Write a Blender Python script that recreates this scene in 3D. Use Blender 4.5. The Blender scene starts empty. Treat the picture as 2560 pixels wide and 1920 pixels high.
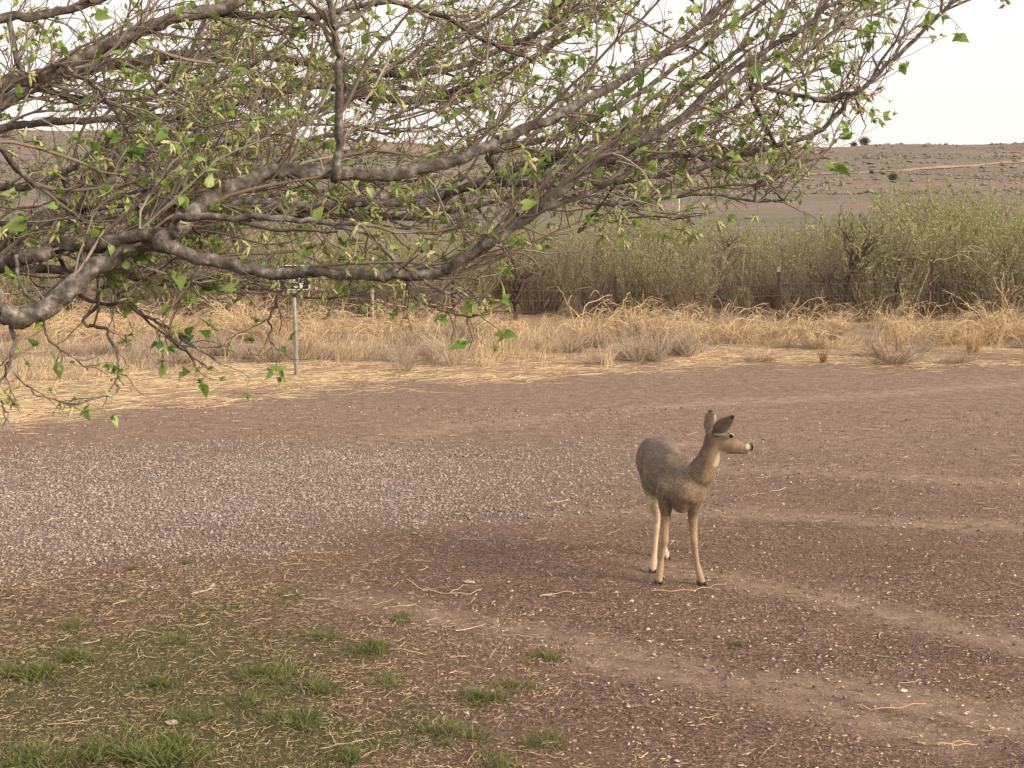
import bpy, math, random
import numpy as np
from mathutils import Matrix, Vector

# ------------------------------------------------------------------ camera, sky, sun, exposure
scene = bpy.context.scene
COL = scene.collection
H = 3.0                                   # eye height: a window one floor up
PITCH = math.radians(8.6)
F = 3700.0                                # focal length in pixels of a 2560 px wide picture
cam_d = bpy.data.cameras.new('camera')
cam_d.sensor_width = 36.0
cam_d.lens = F / 2560.0 * 36.0
cam_d.clip_start = 0.05
cam_d.clip_end = 6000.0
cam = bpy.data.objects.new('camera', cam_d)
cam.location = (0, 0, H)
cam.rotation_euler = (math.radians(90) - PITCH, 0, 0)
COL.objects.link(cam)
scene.camera = cam

SUN_EL, SUN_AZ = math.radians(24), math.radians(112)      # azimuth clockwise from +Y: right, a little behind the camera
world = bpy.data.worlds.new('World'); scene.world = world
world.use_nodes = True
wn, wl = world.node_tree.nodes, world.node_tree.links
wn.clear()
w_out = wn.new('ShaderNodeOutputWorld'); w_bg = wn.new('ShaderNodeBackground')
w_sky = wn.new('ShaderNodeTexSky'); w_sky.sky_type = 'NISHITA'; w_sky.sun_disc = False
w_sky.sun_elevation = SUN_EL; w_sky.sun_rotation = SUN_AZ
w_sky.air_density = 1.0; w_sky.dust_density = 4.0; w_sky.ozone_density = 1.0
w_mix = wn.new('ShaderNodeMixRGB'); w_mix.inputs[0].default_value = 0.82      # thin even cloud veil over the whole sky
w_mix.inputs[2].default_value = (6.3, 5.78, 5.5, 1)
w_bg.inputs[1].default_value = 0.064
wl.new(w_sky.outputs[0], w_mix.inputs[1]); wl.new(w_mix.outputs[0], w_bg.inputs[0]); wl.new(w_bg.outputs[0], w_out.inputs[0])

sun_d = bpy.data.lights.new('sun', 'SUN'); sun_d.energy = 1.5; sun_d.angle = math.radians(22)
sun_d.color = (1.0, 0.85, 0.66)
sun = bpy.data.objects.new('sun', sun_d)
_sd = Vector((math.sin(SUN_AZ) * math.cos(SUN_EL), math.cos(SUN_AZ) * math.cos(SUN_EL), math.sin(SUN_EL)))
sun.rotation_euler = (-_sd).to_track_quat('-Z', 'Y').to_euler()
sun.location = (20, -10, 20)
COL.objects.link(sun)
scene.view_settings.view_transform = 'Standard'; scene.view_settings.look = 'None'
scene.view_settings.gamma = 1.0; scene.view_settings.use_curve_mapping = False
scene.view_settings.exposure = 1.68
scene.cycles.max_bounces = 6; scene.cycles.diffuse_bounces = 3; scene.cycles.transparent_max_bounces = 8

rng = np.random.default_rng(7)

# ------------------------------------------------------------------ helpers
def lin(r, g, b):
    f = lambda c: c / 12.92 if c <= 0.04045 else ((c + 0.055) / 1.055) ** 2.4
    return (f(r / 255), f(g / 255), f(b / 255))
CT, ST = math.cos(PITCH), math.sin(PITCH)
def at(px, py, Y):
    """world point seen at photo pixel (px, py) that stands Y metres in front of the window"""
    dx, dy = (px - 1280.0) / F, (960.0 - py) / F
    d = np.array([dx, CT + dy * ST, -ST + dy * CT])
    return np.array([0, 0, H]) + d * (Y / d[1])
def ground_at(px, py):
    dx, dy = (px - 1280.0) / F, (960.0 - py) / F
    d = np.array([dx, CT + dy * ST, -ST + dy * CT])
    return (d * (H / -d[2]))[:2]
def to_px(P):
    P = np.asarray(P, float); y = P[..., 1]; z = P[..., 2] - H
    dep = y * CT - z * ST; up = y * ST + z * CT
    return 1280 + F * P[..., 0] / dep, 960 - F * up / dep

def _hash(ix, iy, seed):
    n = (ix.astype(np.int64) * 374761393 + iy.astype(np.int64) * 668265263 + seed * 1442695041) & 0x7fffffff
    n = ((n ^ (n >> 13)) * 1274126177) & 0x7fffffff
    return ((n ^ (n >> 16)) & 0xffff) / 65535.0
def vnoise(x, y, seed=0):
    ix, iy = np.floor(x), np.floor(y); fx, fy = x - ix, y - iy
    fx = fx * fx * (3 - 2 * fx); fy = fy * fy * (3 - 2 * fy)
    a = _hash(ix, iy, seed); b = _hash(ix + 1, iy, seed); c = _hash(ix, iy + 1, seed); d = _hash(ix + 1, iy + 1, seed)
    return (a * (1 - fx) + b * fx) * (1 - fy) + (c * (1 - fx) + d * fx) * fy
def fbm(x, y, seed=0, oct=4):
    s = 0; a = 0.5; t = 0
    for i in range(oct):
        s = s + a * vnoise(x * 2 ** i, y * 2 ** i, seed + i * 17); t += a; a *= 0.55
    return s / t
def sstep(a, b, x):
    t = np.clip((x - a) / (b - a), 0, 1); return t * t * (3 - 2 * t)
def unit(v):
    return v / np.maximum(np.linalg.norm(v, axis=-1, keepdims=True), 1e-9)

def mesh_np(name, V, Fc, attrs=None, smooth=False):
    """mesh from vertex array and face array(s) of equal arity; attrs: name -> per-vertex float or rgb"""
    V = np.ascontiguousarray(V, np.float32)
    groups = Fc if isinstance(Fc, list) else [Fc]
    groups = [np.asarray(g, np.int32) for g in groups if len(g)]
    me = bpy.data.meshes.new(name)
    loops = np.concatenate([g.ravel() for g in groups]); sizes = np.concatenate([np.full(len(g), g.shape[1], np.int32) for g in groups])
    starts = np.concatenate([[0], np.cumsum(sizes)[:-1]]).astype(np.int32)
    me.vertices.add(len(V)); me.vertices.foreach_set('co', V.ravel())
    me.loops.add(len(loops)); me.loops.foreach_set('vertex_index', loops)
    me.polygons.add(len(sizes)); me.polygons.foreach_set('loop_start', starts)
    me.polygons.foreach_set('use_smooth', np.full(len(sizes), smooth))
    for k, a in (attrs or {}).items():
        a = np.asarray(a, np.float32)
        if a.ndim == 1:
            at_ = me.attributes.new(k, 'FLOAT', 'POINT'); at_.data.foreach_set('value', a)
        else:
            at_ = me.attributes.new(k, 'FLOAT_COLOR', 'POINT')
            at_.data.foreach_set('color', np.concatenate([a[:, :3], np.ones((len(a), 1), np.float32)], 1).ravel())
    me.update(calc_edges=True)
    return me
def obj(name, me, mat=None, parent=None, loc=None):
    o = bpy.data.objects.new(name, me); COL.objects.link(o)
    if mat is not None and not len(me.materials): me.materials.append(mat)
    if parent is not None: o.parent = parent
    if loc is not None: o.location = loc
    return o
def empty(name, loc=(0, 0, 0)):
    o = bpy.data.objects.new(name, None); COL.objects.link(o); o.location = loc; o.empty_display_size = 0.1
    return o
def tag(o, label=None, cat=None, group=None, kind=None):
    if label: o['label'] = label
    if cat: o['category'] = cat
    if group: o['group'] = group
    if kind: o['kind'] = kind
    return o

class Soup:
    """collects vertex/face arrays (tris and quads) with a per-vertex random value"""
    def __init__(s): s.V = []; s.T = []; s.Q = []; s.R = []; s.n = 0
    def add(s, V, T=None, Q=None, R=None):
        V = np.asarray(V, float).reshape(-1, 3)
        if T is not None and len(T): s.T.append(np.asarray(T) + s.n)
        if Q is not None and len(Q): s.Q.append(np.asarray(Q) + s.n)
        s.V.append(V); s.R.append(np.zeros(len(V)) if R is None else np.asarray(R, float).ravel()); s.n += len(V)
        return s
    def mesh(s, name, smooth=False, off=None):
        V = np.concatenate(s.V)
        if off is not None: V = V - np.asarray(off)
        g = []
        if s.T: g.append(np.concatenate(s.T))
        if s.Q: g.append(np.concatenate(s.Q))
        return mesh_np(name, V, g, {'rnd': np.concatenate(s.R)}, smooth)

def tubes(P, R, S=4, tip=True):
    """P (N,K,3) centre lines, R (N,K) radii -> verts (N*K*S,3), quads"""
    N, K, _ = P.shape
    T = unit(np.gradient(P, axis=1))
    m = np.abs(T.mean(1)); ref = np.eye(3)[np.argmin(m, 1)]
    U = unit(np.cross(T, ref[:, None, :])); W = np.cross(T, U)
    a = np.arange(S) * 2 * np.pi / S
    V = P[:, :, None, :] + R[:, :, None, None] * (np.cos(a)[None, None, :, None] * U[:, :, None, :] + np.sin(a)[None, None, :, None] * W[:, :, None, :])
    i = np.arange(N)[:, None, None] * K * S; k = np.arange(K - 1)[None, :, None] * S; j = np.arange(S)[None, None, :]; j2 = (j + 1) % S
    Q = np.stack([i + k + j, i + k + j2, i + k + S + j2, i + k + S + j], -1).reshape(-1, 4)
    return V.reshape(-1, 3), Q
def grow(P0, D, L, K, wander=0.15, pull=(0, 0, 0), bend=0.0):
    """random-walk centre lines from P0 along D, length L"""
    N = len(P0); P = np.zeros((N, K, 3)); P[:, 0] = P0; d = unit(D); st = (np.asarray(L) / (K - 1))[:, None]
    for k in range(1, K):
        P[:, k] = P[:, k - 1] + d * st
        d = unit(d + rng.normal(0, wander, (N, 3)) + np.asarray(pull) * bend)
    return P
def ribbons(P, Wd):
    """flat strips (N,K,3) with half widths (N,K); random facing"""
    N, K, _ = P.shape
    T = unit(np.gradient(P, axis=1)); ref = unit(rng.normal(0, 1, (N, 3)))
    U = unit(np.cross(T, ref[:, None, :]))
    V = np.stack([P - U * Wd[..., None], P + U * Wd[..., None]], 2).reshape(-1, 3)
    i = np.arange(N)[:, None] * K * 2; k = np.arange(K - 1)[None, :] * 2
    Q = np.stack([i + k, i + k + 1, i + k + 3, i + k + 2], -1).reshape(-1, 4)
    return V, Q
def rot_from(zdir, spin):
    """(N,3,3) matrices whose local x axis follows zdir, spun about it"""
    x = unit(zdir); ref = np.where(np.abs(x[:, 2:3]) < 0.9, np.array([[0, 0, 1.0]]), np.array([[1.0, 0, 0]]))
    y = unit(np.cross(ref, x)); z = np.cross(x, y)
    c, s = np.cos(spin)[:, None], np.sin(spin)[:, None]
    return np.stack([x, c * y + s * z, -s * y + c * z], -1)
def scatter(TV, TF, pos, M, sc):
    """template verts/faces copied to pos with rotation M and scale sc (N,) or (N,3)"""
    sc = np.asarray(sc); sc = np.repeat(sc[:, None], 3, 1) if sc.ndim == 1 else sc
    V = np.einsum('nij,nmj->nmi', M, TV[None] * sc[:, None, :]) + pos[:, None, :]
    Fc = TF[None] + (np.arange(len(pos)) * len(TV))[:, None, None]
    return V.reshape(-1, 3), Fc.reshape(-1, TF.shape[1])
def rnd_of(n, per): return np.repeat(rng.random(n), per)
def m4(M, p, s):
    m = np.eye(4); m[:3, :3] = M * s; m[:3, 3] = p; return Matrix(m.tolist())

# ------------------------------------------------------------------ materials
def new_mat(name):
    m = bpy.data.materials.new(name); m.use_nodes = True
    return m, m.node_tree.nodes, m.node_tree.links, m.node_tree.nodes['Principled BSDF']
def ramp(n, l, fac, stops):
    r = n.new('ShaderNodeValToRGB'); e = r.color_ramp.elements
    while len(e) < len(stops): e.new(0.5)
    for i, (p, c) in enumerate(stops): e[i].position = p; e[i].color = (*c, 1)
    l.new(fac, r.inputs[0]); return r.outputs[0]
def mathn(n, l, op, a, b=None):
    m = n.new('ShaderNodeMath'); m.operation = op
    for i, v in enumerate((a, b)):
        if v is None: continue
        if isinstance(v, (int, float)): m.inputs[i].default_value = v
        else: l.new(v, m.inputs[i])
    return m.outputs[0]
def mixc(n, l, fac, a, b, mode='MIX'):
    m = n.new('ShaderNodeMixRGB'); m.blend_type = mode
    for i, v in enumerate((fac, a, b)):
        if isinstance(v, (int, float)): m.inputs[i].default_value = v
        elif isinstance(v, tuple): m.inputs[i].default_value = (*v, 1)
        else: l.new(v, m.inputs[i])
    return m.outputs[0]
def noise(n, l, vec, scale, detail=3, rough=0.55):
    t = n.new('ShaderNodeTexNoise'); t.inputs['Scale'].default_value = scale; t.inputs['Detail'].default_value = detail; t.inputs['Roughness'].default_value = rough
    if vec is not None: l.new(vec, t.inputs['Vector'])
    return t.outputs[0]
def attr(n, name):
    a = n.new('ShaderNodeAttribute'); a.attribute_name = name; return a
def pick_mat(name, stops, rough=0.8, nscale=None, namt=0.35, bump=None, transl=0.0, spec=0.25):
    """colour picked per piece (attribute rnd + object random) from a ramp, with noise variation inside each piece"""
    m, n, l, b = new_mat(name)
    a = attr(n, 'rnd'); oi = n.new('ShaderNodeObjectInfo')
    f = mathn(n, l, 'FRACT', mathn(n, l, 'ADD', a.outputs['Fac'], oi.outputs['Random']))
    tc = n.new('ShaderNodeTexCoord')
    if nscale:
        nz = noise(n, l, tc.outputs['Object'], nscale)
        f = mathn(n, l, 'ADD', mathn(n, l, 'MULTIPLY', f, 1 - namt), mathn(n, l, 'MULTIPLY', nz, namt))
    c = ramp(n, l, f, stops)
    l.new(c, b.inputs['Base Color']); b.inputs['Roughness'].default_value = rough
    b.inputs['Specular IOR Level'].default_value = spec
    if bump:
        bn = n.new('ShaderNodeBump'); bn.inputs['Strength'].default_value = bump[1]; bn.inputs['Distance'].default_value = bump[2]
        l.new(noise(n, l, tc.outputs['Object'], bump[0], 5), bn.inputs['Height']); l.new(bn.outputs[0], b.inputs['Normal'])
    if transl:
        t = n.new('ShaderNodeBsdfTranslucent'); l.new(c, t.inputs[0]); mx = n.new('ShaderNodeMixShader'); mx.inputs[0].default_value = transl
        l.new(b.outputs[0], mx.inputs[1]); l.new(t.outputs[0], mx.inputs[2]); l.new(mx.outputs[0], n['Material Output'].inputs[0])
    return m
def plain(name, c, rough=0.6, metal=0.0, spec=0.4, var=0.25, scale=30):
    m, n, l, b = new_mat(name); tc = n.new('ShaderNodeTexCoord')
    nz = noise(n, l, tc.outputs['Object'], scale, 4)
    l.new(ramp(n, l, nz, [(0.3, tuple(x * (1 - var) for x in c)), (0.7, tuple(min(1, x * (1 + var)) for x in c))]), b.inputs['Base Color'])
    b.inputs['Roughness'].default_value = rough; b.inputs['Metallic'].default_value = metal; b.inputs['Specular IOR Level'].default_value = spec
    return m

MAT = {}
MAT['bark'] = pick_mat('bark', [(0.28, lin(44, 38, 34)), (0.43, lin(78, 70, 62)), (0.58, lin(108, 100, 92)), (0.78, lin(170, 165, 157))], 0.85, 34, 0.85, (70, 0.9, 0.006))
MAT['twig'] = pick_mat('twig', [(0.0, lin(80, 66, 57)), (0.3, lin(112, 99, 88)), (0.5, lin(118, 98, 87)), (0.75, lin(144, 134, 122)), (1.0, lin(184, 178, 166))], 0.8, 20, 0.3)
MAT['leaf'] = pick_mat('leaf', [(0.0, lin(84, 114, 42)), (0.35, lin(116, 146, 66)), (0.7, lin(150, 172, 92)), (1.0, lin(180, 194, 122))], 0.45, 60, 0.2, None, 0.35, 0.4)
MAT['young_leaf'] = pick_mat('young_leaf', [(0.0, lin(116, 138, 70)), (0.5, lin(160, 174, 106)), (1.0, lin(190, 194, 134))], 0.55, 60, 0.2, None, 0.35, 0.3)
MAT['catkin'] = pick_mat('catkin', [(0.0, lin(150, 154, 100)), (0.5, lin(184, 182, 132)), (1.0, lin(208, 200, 160))], 0.9, 300, 0.5, None, 0.25, 0.1)
MAT['fallen'] = pick_mat('fallen', [(0.0, lin(150, 142, 100)), (0.5, lin(196, 184, 138)), (1.0, lin(220, 204, 164))], 0.9, 200, 0.5, None, 0.0, 0.1)
MAT['straw'] = pick_mat('straw', [(0.0, lin(158, 134, 104)), (0.35, lin(204, 178, 140)), (0.7, lin(226, 203, 166)), (1.0, lin(238, 222, 192))], 0.7, 12, 0.2, None, 0.15)
MAT['dry_grass'] = pick_mat('dry_grass', [(0.0, lin(144, 126, 104)), (0.3, lin(192, 170, 136)), (0.7, lin(216, 194, 156)), (1.0, lin(232, 215, 182))], 0.75, 3, 0.25, None, 0.2)
MAT['grey_grass'] = pick_mat('grey_grass', [(0.0, lin(130, 116, 104)), (0.4, lin(172, 156, 138)), (0.8, lin(198, 180, 158)), (1.0, lin(214, 196, 166))], 0.8, 3, 0.25, None, 0.15)
MAT['gold_stem'] = pick_mat('gold_stem', [(0.0, lin(132, 110, 88)), (0.35, lin(192, 166, 128)), (0.75, lin(218, 193, 152)), (1.0, lin(236, 218, 182))], 0.75, 3, 0.2, None, 0.1)
MAT['grey_brush'] = pick_mat('grey_brush', [(0.0, lin(116, 100, 88)), (0.5, lin(160, 140, 120)), (1.0, lin(196, 174, 146))], 0.85, 3, 0.25)
MAT['grass'] = pick_mat('grass', [(0.0, lin(66, 84, 40)), (0.4, lin(98, 110, 60)), (0.75, lin(130, 132, 80)), (1.0, lin(182, 166, 112))], 0.6, 8, 0.3, None, 0.25, 0.3)
MAT['gravel'] = pick_mat('gravel', [(0.0, lin(98, 84, 80)), (0.35, lin(138, 124, 115)), (0.65, lin(158, 145, 134)), (0.92, lin(176, 163, 151)), (1.0, lin(208, 196, 182))], 0.85, 120, 0.25)
MAT['pebble'] = pick_mat('pebble', [(0.0, lin(80, 64, 58)), (0.5, lin(132, 108, 98)), (0.8, lin(176, 152, 138)), (1.0, lin(232, 216, 200))], 0.9, 120, 0.2)
MAT['brush_stem'] = pick_mat('brush_stem', [(0.0, lin(88, 77, 66)), (0.5, lin(132, 118, 102)), (1.0, lin(174, 160, 138))], 0.85, 2, 0.3)
MAT['brush_leaf'] = pick_mat('brush_leaf', [(0.0, lin(126, 128, 80)), (0.5, lin(162, 163, 112)), (1.0, lin(194, 193, 142))], 0.7, 2, 0.35, None, 0.3, 0.2)
MAT['brush_leaf_olive'] = pick_mat('brush_leaf_olive', [(0.0, lin(116, 112, 84)), (0.5, lin(154, 147, 114)), (1.0, lin(188, 178, 140))], 0.7, 2, 0.35, None, 0.3, 0.2)
MAT['dead_wood'] = plain('dead_wood', lin(186, 172, 150), 0.8, var=0.3, scale=20)
MAT['dark_wood'] = plain('dark_wood', lin(74, 60, 52), 0.85, var=0.35, scale=12)
MAT['rust'] = plain('rust', lin(66, 50, 44), 0.8, 0.2, var=0.4, scale=25)
MAT['galv'] = plain('galv', lin(138, 134, 126), 0.6, 0.2, var=0.2, scale=18)
MAT['wire'] = plain('wire', lin(120, 112, 106), 0.5, 0.7, var=0.2, scale=8)
MAT['white_paint'] = plain('white_paint', (0.78, 0.77, 0.75), 0.5, var=0.08, scale=12)
MAT['black_paint'] = plain('black_paint', (0.02, 0.02, 0.022), 0.45, var=0.3, scale=12)
MAT['rock'] = plain('rock', lin(196, 172, 150), 0.9, var=0.25, scale=30)
MAT['juniper'] = pick_mat('juniper', [(0.0, lin(62, 66, 48)), (1.0, lin(100, 100, 74))], 0.8, 1, 0.3)
MAT['scrub'] = pick_mat('scrub', [(0.0, lin(106, 96, 88)), (0.45, lin(132, 118, 106)), (0.7, lin(118, 116, 92)), (1.0, lin(146, 134, 108))], 0.9, 0.2, 0.3)
MAT['track'] = plain('track', lin(164, 138, 118), 0.95, var=0.12, scale=0.4, spec=0.05)

# ------------------------------------------------------------------ ground
def poly_dist(X, Y, pts):
    """signed distance (left of direction positive) and |distance| to a polyline of world points"""
    best = np.full(X.shape, 1e9); sgn = np.zeros(X.shape)
    for (ax, ay), (bx, by) in zip(pts[:-1], pts[1:]):
        vx, vy = bx - ax, by - ay; L2 = vx * vx + vy * vy
        t = np.clip(((X - ax) * vx + (Y - ay) * vy) / L2, 0, 1)
        qx, qy = X - ax - t * vx, Y - ay - t * vy; d = np.hypot(qx, qy)
        s = np.sign(vx * qy - vy * qx); m = d < best
        best = np.where(m, d, best); sgn = np.where(m, s, sgn)
    return best, sgn * best
GPL = lambda L: [tuple(ground_at(*p)) for p in L]
TRACKS = [GPL(L) for L in (
    [(900, 1110), (1150, 1064), (1500, 1030), (1800, 1005), (2200, 985), (2700, 945)],
    [(1150, 1140), (1500, 1118), (1900, 1100)],
    [(1780, 1165), (2100, 1182), (2400, 1200), (2760, 1212)],
    [(1180, 1292), (1500, 1280), (1900, 1280), (2250, 1305), (2760, 1325)],
    [(820, 1480), (1150, 1545), (1450, 1600), (1720, 1665), (2050, 1760), (2400, 1850)],
    [(1650, 1420), (1900, 1460), (2200, 1520), (2420, 1575), (2760, 1650)],
    [(1500, 1640), (1800, 1700), (2150, 1720), (2500, 1790)])]
TRACK_W = [0.32, 0.14, 0.3, 0.28, 0.24, 0.26, 0.3]
VERGE = GPL([(-900, 1200), (0, 1120), (330, 1072), (800, 990), (1150, 968), (1600, 945), (2080, 926), (2560, 914), (3300, 890)])
STAND = GPL([(-900, 1040), (0, 1000), (580, 935), (1150, 932), (1700, 912), (2100, 890), (2560, 866), (3300, 850)])
GRAVEL = GPL([(-900, 1150), (0, 1136), (450, 1128), (830, 1122), (1150, 1120), (1520, 1126), (1680, 1180), (1500, 1262), (1180, 1300), (900, 1318), (720, 1352), (480, 1388), (0, 1424), (-900, 1480), (-900, 1150)])
GRASSLINE = GPL([(-600, 1455), (0, 1425), (480, 1400), (760, 1385), (900, 1500), (1080, 1640), (1260, 1800), (1420, 1960), (1600, 2200)])

def gravel_mask(x, y):
    inside = np.zeros(x.shape, bool); P = GRAVEL
    for (ax, ay), (bx, by) in zip(P[:-1], P[1:]):
        c = (ay > y) != (by > y)
        inside ^= c & (x < (bx - ax) * (y - ay) / (by - ay + 1e-12) + ax)
    d, _ = poly_dist(x, y, P)
    sd = np.where(inside, d, -d) + (fbm(x * 1.1, y * 1.6, 5, 5) - 0.5) * 2.0
    right = sstep(2.6, -1.8, x)                       # stones thin out towards the drive on the right
    return sstep(-1.0, 1.0, sd) * (0.15 + 0.85 * right)
def verge_sd(x, y): return poly_dist(x, y, VERGE)[1] + (fbm(x * 0.7, y * 1.1, 9, 5) - 0.5) * 3.6 - .3
def stand_sd(x, y): return poly_dist(x, y, STAND)[1] + (fbm(x * 0.7, y * 0.7, 19) - 0.5) * 1.6
def lawn_sd(x, y): return -poly_dist(x, y, GRASSLINE)[1]
def lawn_mask(x, y):
    s = lawn_sd(x, y)
    patch = fbm(x * 1.9 + 3, y * 1.9, 31, 5)
    near = sstep(0.5, 3.0, s) * 0.10 + sstep(8.8, 7.2, y) * 0.12 + sstep(-0.2, -2.0, x) * sstep(9.9, 7.8, y) * 0.42
    return sstep(-0.1, 0.4, s) * sstep(0.55, 0.74, patch + near)
def skyline(px):
    return np.interp(px, [-1200, 0, 300, 600, 900, 1250, 1700, 2100, 2560, 3600], [318, 326, 330, 340, 356, 368, 374, 368, 358, 345])
def terrain(x, y):
    x = np.asarray(x, float); y = np.asarray(y, float)
    yy = np.maximum(y, 1.0); px = 1280 + F * x / yy
    top = (400 - skyline(px) - (fbm(px / 160 + 7, px * 0, 91, 4) - .5) * 16) / F * 480 + H
    rise = sstep(190, 480, y) ** 1.15
    und = (fbm(x / 60, y / 45, 77, 4) - 0.5) * 2.2 * sstep(120, 260, y) * sstep(470, 380, y)
    hill = top * rise * (1 - 0.5 * sstep(480, 900, y)) + und
    near = (fbm(x * 0.35, y * 0.35, 3, 3) - 0.5) * 0.05 * sstep(5, 7, y) * sstep(30, 16, y)
    fine = (fbm(x * 4, y * 4, 8, 3) - 0.5) * 0.022 * sstep(18, 14, y)
    return hill + near + fine
def axis(parts):
    a = [parts[0][0]]
    for s, e, d in parts: a += list(np.linspace(s, e, max(2, int(round((e - s) / d)) + 1))[1:])
    return np.array(a)
gx_in = axis([(-6.4, 6.4, 0.055)])
gx_out = 6.4 + np.cumsum(0.06 * 1.135 ** np.arange(64)); gx_out = gx_out[gx_out < 1400]
GX = np.concatenate([-gx_out[::-1], gx_in, gx_out])
gy_far = 32 + np.cumsum(0.35 * 1.045 ** np.arange(130)); gy_far = gy_far[gy_far < 1500]
GY = np.concatenate([axis([(-40, 4, 4), (4, 6.6, 0.4), (6.6, 16.5, 0.055), (16.5, 24, 0.1), (24, 32, 0.2)]), gy_far])
XX, YY = np.meshgrid(GX, GY)
ZZ = terrain(XX, YY)
trk = np.zeros(XX.shape); tds = np.full(XX.shape, 5.0)
mk = (YY > 5) & (YY < 24) & (np.abs(XX) < 12)
for L, w in zip(TRACKS, TRACK_W):
    d, sd = poly_dist(XX[mk], YY[mk], L)
    wob = 0.75 + 0.5 * fbm(XX[mk] * 1.5, YY[mk] * 1.5, 44)
    m = sstep(w * 1.35 * wob, w * 0.1 * wob, d) * (.45 + .75 * fbm(XX[mk] * .9 + 5, YY[mk] * 2.0, 45)).clip(0, 1)
    tr = trk[mk]; tds[mk] = np.where(m > tr, sd, tds[mk]); trk[mk] = np.maximum(tr, m)
ZZ -= 0.012 * trk
ny, nx = XX.shape
idx = np.arange(ny * nx).reshape(ny, nx)
Q = np.stack([idx[:-1, :-1], idx[:-1, 1:], idx[1:, 1:], idx[1:, :-1]], -1).reshape(-1, 4)
g_attr = {'track': trk.ravel(), 'trackd': tds.ravel(),
          'gravel': np.where(YY < 22, gravel_mask(XX, YY), 0).ravel(),
          'verge': (sstep(-0.9, 1.8, verge_sd(XX, YY)) * sstep(70, 30, YY)).ravel(),
          'lawn': np.where(YY < 14, lawn_mask(XX, YY), 0).ravel(),
          'litter': np.where(YY < 14, sstep(-0.8, 1.0, lawn_sd(XX, YY)), 0).ravel(),
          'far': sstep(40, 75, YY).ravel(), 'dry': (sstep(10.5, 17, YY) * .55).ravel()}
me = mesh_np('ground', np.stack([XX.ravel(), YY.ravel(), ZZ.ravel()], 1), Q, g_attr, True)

m, n, l, b = new_mat('ground_soil')
geo = n.new('ShaderNodeNewGeometry'); P = geo.outputs['Position']
n_f = noise(n, l, P, 55, 6, 0.7); n_m = noise(n, l, P, 7, 5, 0.6); n_l = noise(n, l, P, 0.55, 4, 0.55)
mp = n.new('ShaderNodeMapping'); mp.inputs['Scale'].default_value = (0.35, 2.2, 1); l.new(P, mp.inputs[0])
n_s = noise(n, l, mp.outputs[0], 1.6, 5, 0.6)
base = ramp(n, l, n_f, [(0.30, lin(62, 50, 42)), (0.5, lin(122, 101, 87)), (0.70, lin(164, 141, 124))])
def cells(scale, lo_, hi_):
    v_ = n.new('ShaderNodeTexVoronoi'); v_.inputs['Scale'].default_value = scale; l.new(P, v_.inputs['Vector'])
    sp = n.new('ShaderNodeSeparateColor'); l.new(v_.outputs['Color'], sp.inputs[0])
    return ramp(n, l, sp.outputs[0], [(0.0, lo_), (0.62, (1, 1, 1)), (0.9, (1.12, 1.12, 1.12)), (1.0, hi_)])
base = mixc(n, l, 1.0, base, cells(95, (.5, .5, .51), (2.0, 1.95, 1.9)), 'MULTIPLY')
base = mixc(n, l, 0.7, base, cells(38, (.62, .62, .64), (1.7, 1.65, 1.6)), 'MULTIPLY')
tone = ramp(n, l, mathn(n, l, 'ADD', mathn(n, l, 'MULTIPLY', n_l, 0.6), mathn(n, l, 'MULTIPLY', n_s, 0.5)), [(0.40, (0.78, 0.76, 0.76)), (0.70, (1.12, 1.10, 1.07))])
dirt = mixc(n, l, 1.0, base, tone, 'MULTIPLY')
# rusty patches in the soil
red = ramp(n, l, noise(n, l, P, 1.1, 4), [(0.52, (0, 0, 0)), (0.66, (1, 1, 1))])
dirt = mixc(n, l, mathn(n, l, 'MULTIPLY', red, 0.35), dirt, lin(116, 90, 76))
# pale grit
vo = n.new('ShaderNodeTexVoronoi'); vo.inputs['Scale'].default_value = 42; l.new(P, vo.inputs['Vector'])
grit = ramp(n, l, vo.outputs['Distance'], [(0.12, (1, 1, 1)), (0.2, (0, 0, 0))])
gsel = ramp(n, l, noise(n, l, P, 19, 2), [(0.55, (0, 0, 0)), (0.62, (1, 1, 1))])
dirt = mixc(n, l, mathn(n, l, 'MULTIPLY', mathn(n, l, 'MULTIPLY', grit, gsel), 0.55), dirt, lin(176, 154, 140))
# dusty wheel tracks
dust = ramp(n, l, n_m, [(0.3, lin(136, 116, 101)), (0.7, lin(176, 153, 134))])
ta = attr(n, 'track').outputs['Fac']
dirt = mixc(n, l, mathn(n, l, 'MULTIPLY', ta, mathn(n, l, 'ADD', 0.25, mathn(n, l, 'MULTIPLY', n_m, 0.75))), dirt, dust)
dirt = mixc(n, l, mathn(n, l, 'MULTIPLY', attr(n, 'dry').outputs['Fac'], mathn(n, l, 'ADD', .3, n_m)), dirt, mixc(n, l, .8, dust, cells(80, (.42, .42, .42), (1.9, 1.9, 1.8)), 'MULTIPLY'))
# gravel bed between the stones
gb = mixc(n, l, 1.0, ramp(n, l, n_f, [(0.3, lin(88, 77, 70)), (0.7, lin(144, 129, 117))]), cells(60, (.7, .7, .7), (1.5, 1.5, 1.5)), 'MULTIPLY')
c = mixc(n, l, attr(n, 'gravel').outputs['Fac'], dirt, gb)
# straw-strewn verge
vb = ramp(n, l, n_f, [(0.3, lin(132, 112, 94)), (0.7, lin(194, 168, 134))])
vs = ramp(n, l, mathn(n, l, 'ADD', attr(n, 'verge').outputs['Fac'], mathn(n, l, 'SUBTRACT', n_s, 0.5)), [(0.3, (0, 0, 0)), (0.75, (1, 1, 1))])
c = mixc(n, l, mathn(n, l, 'MULTIPLY', vs, 0.6), c, vb)
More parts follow.
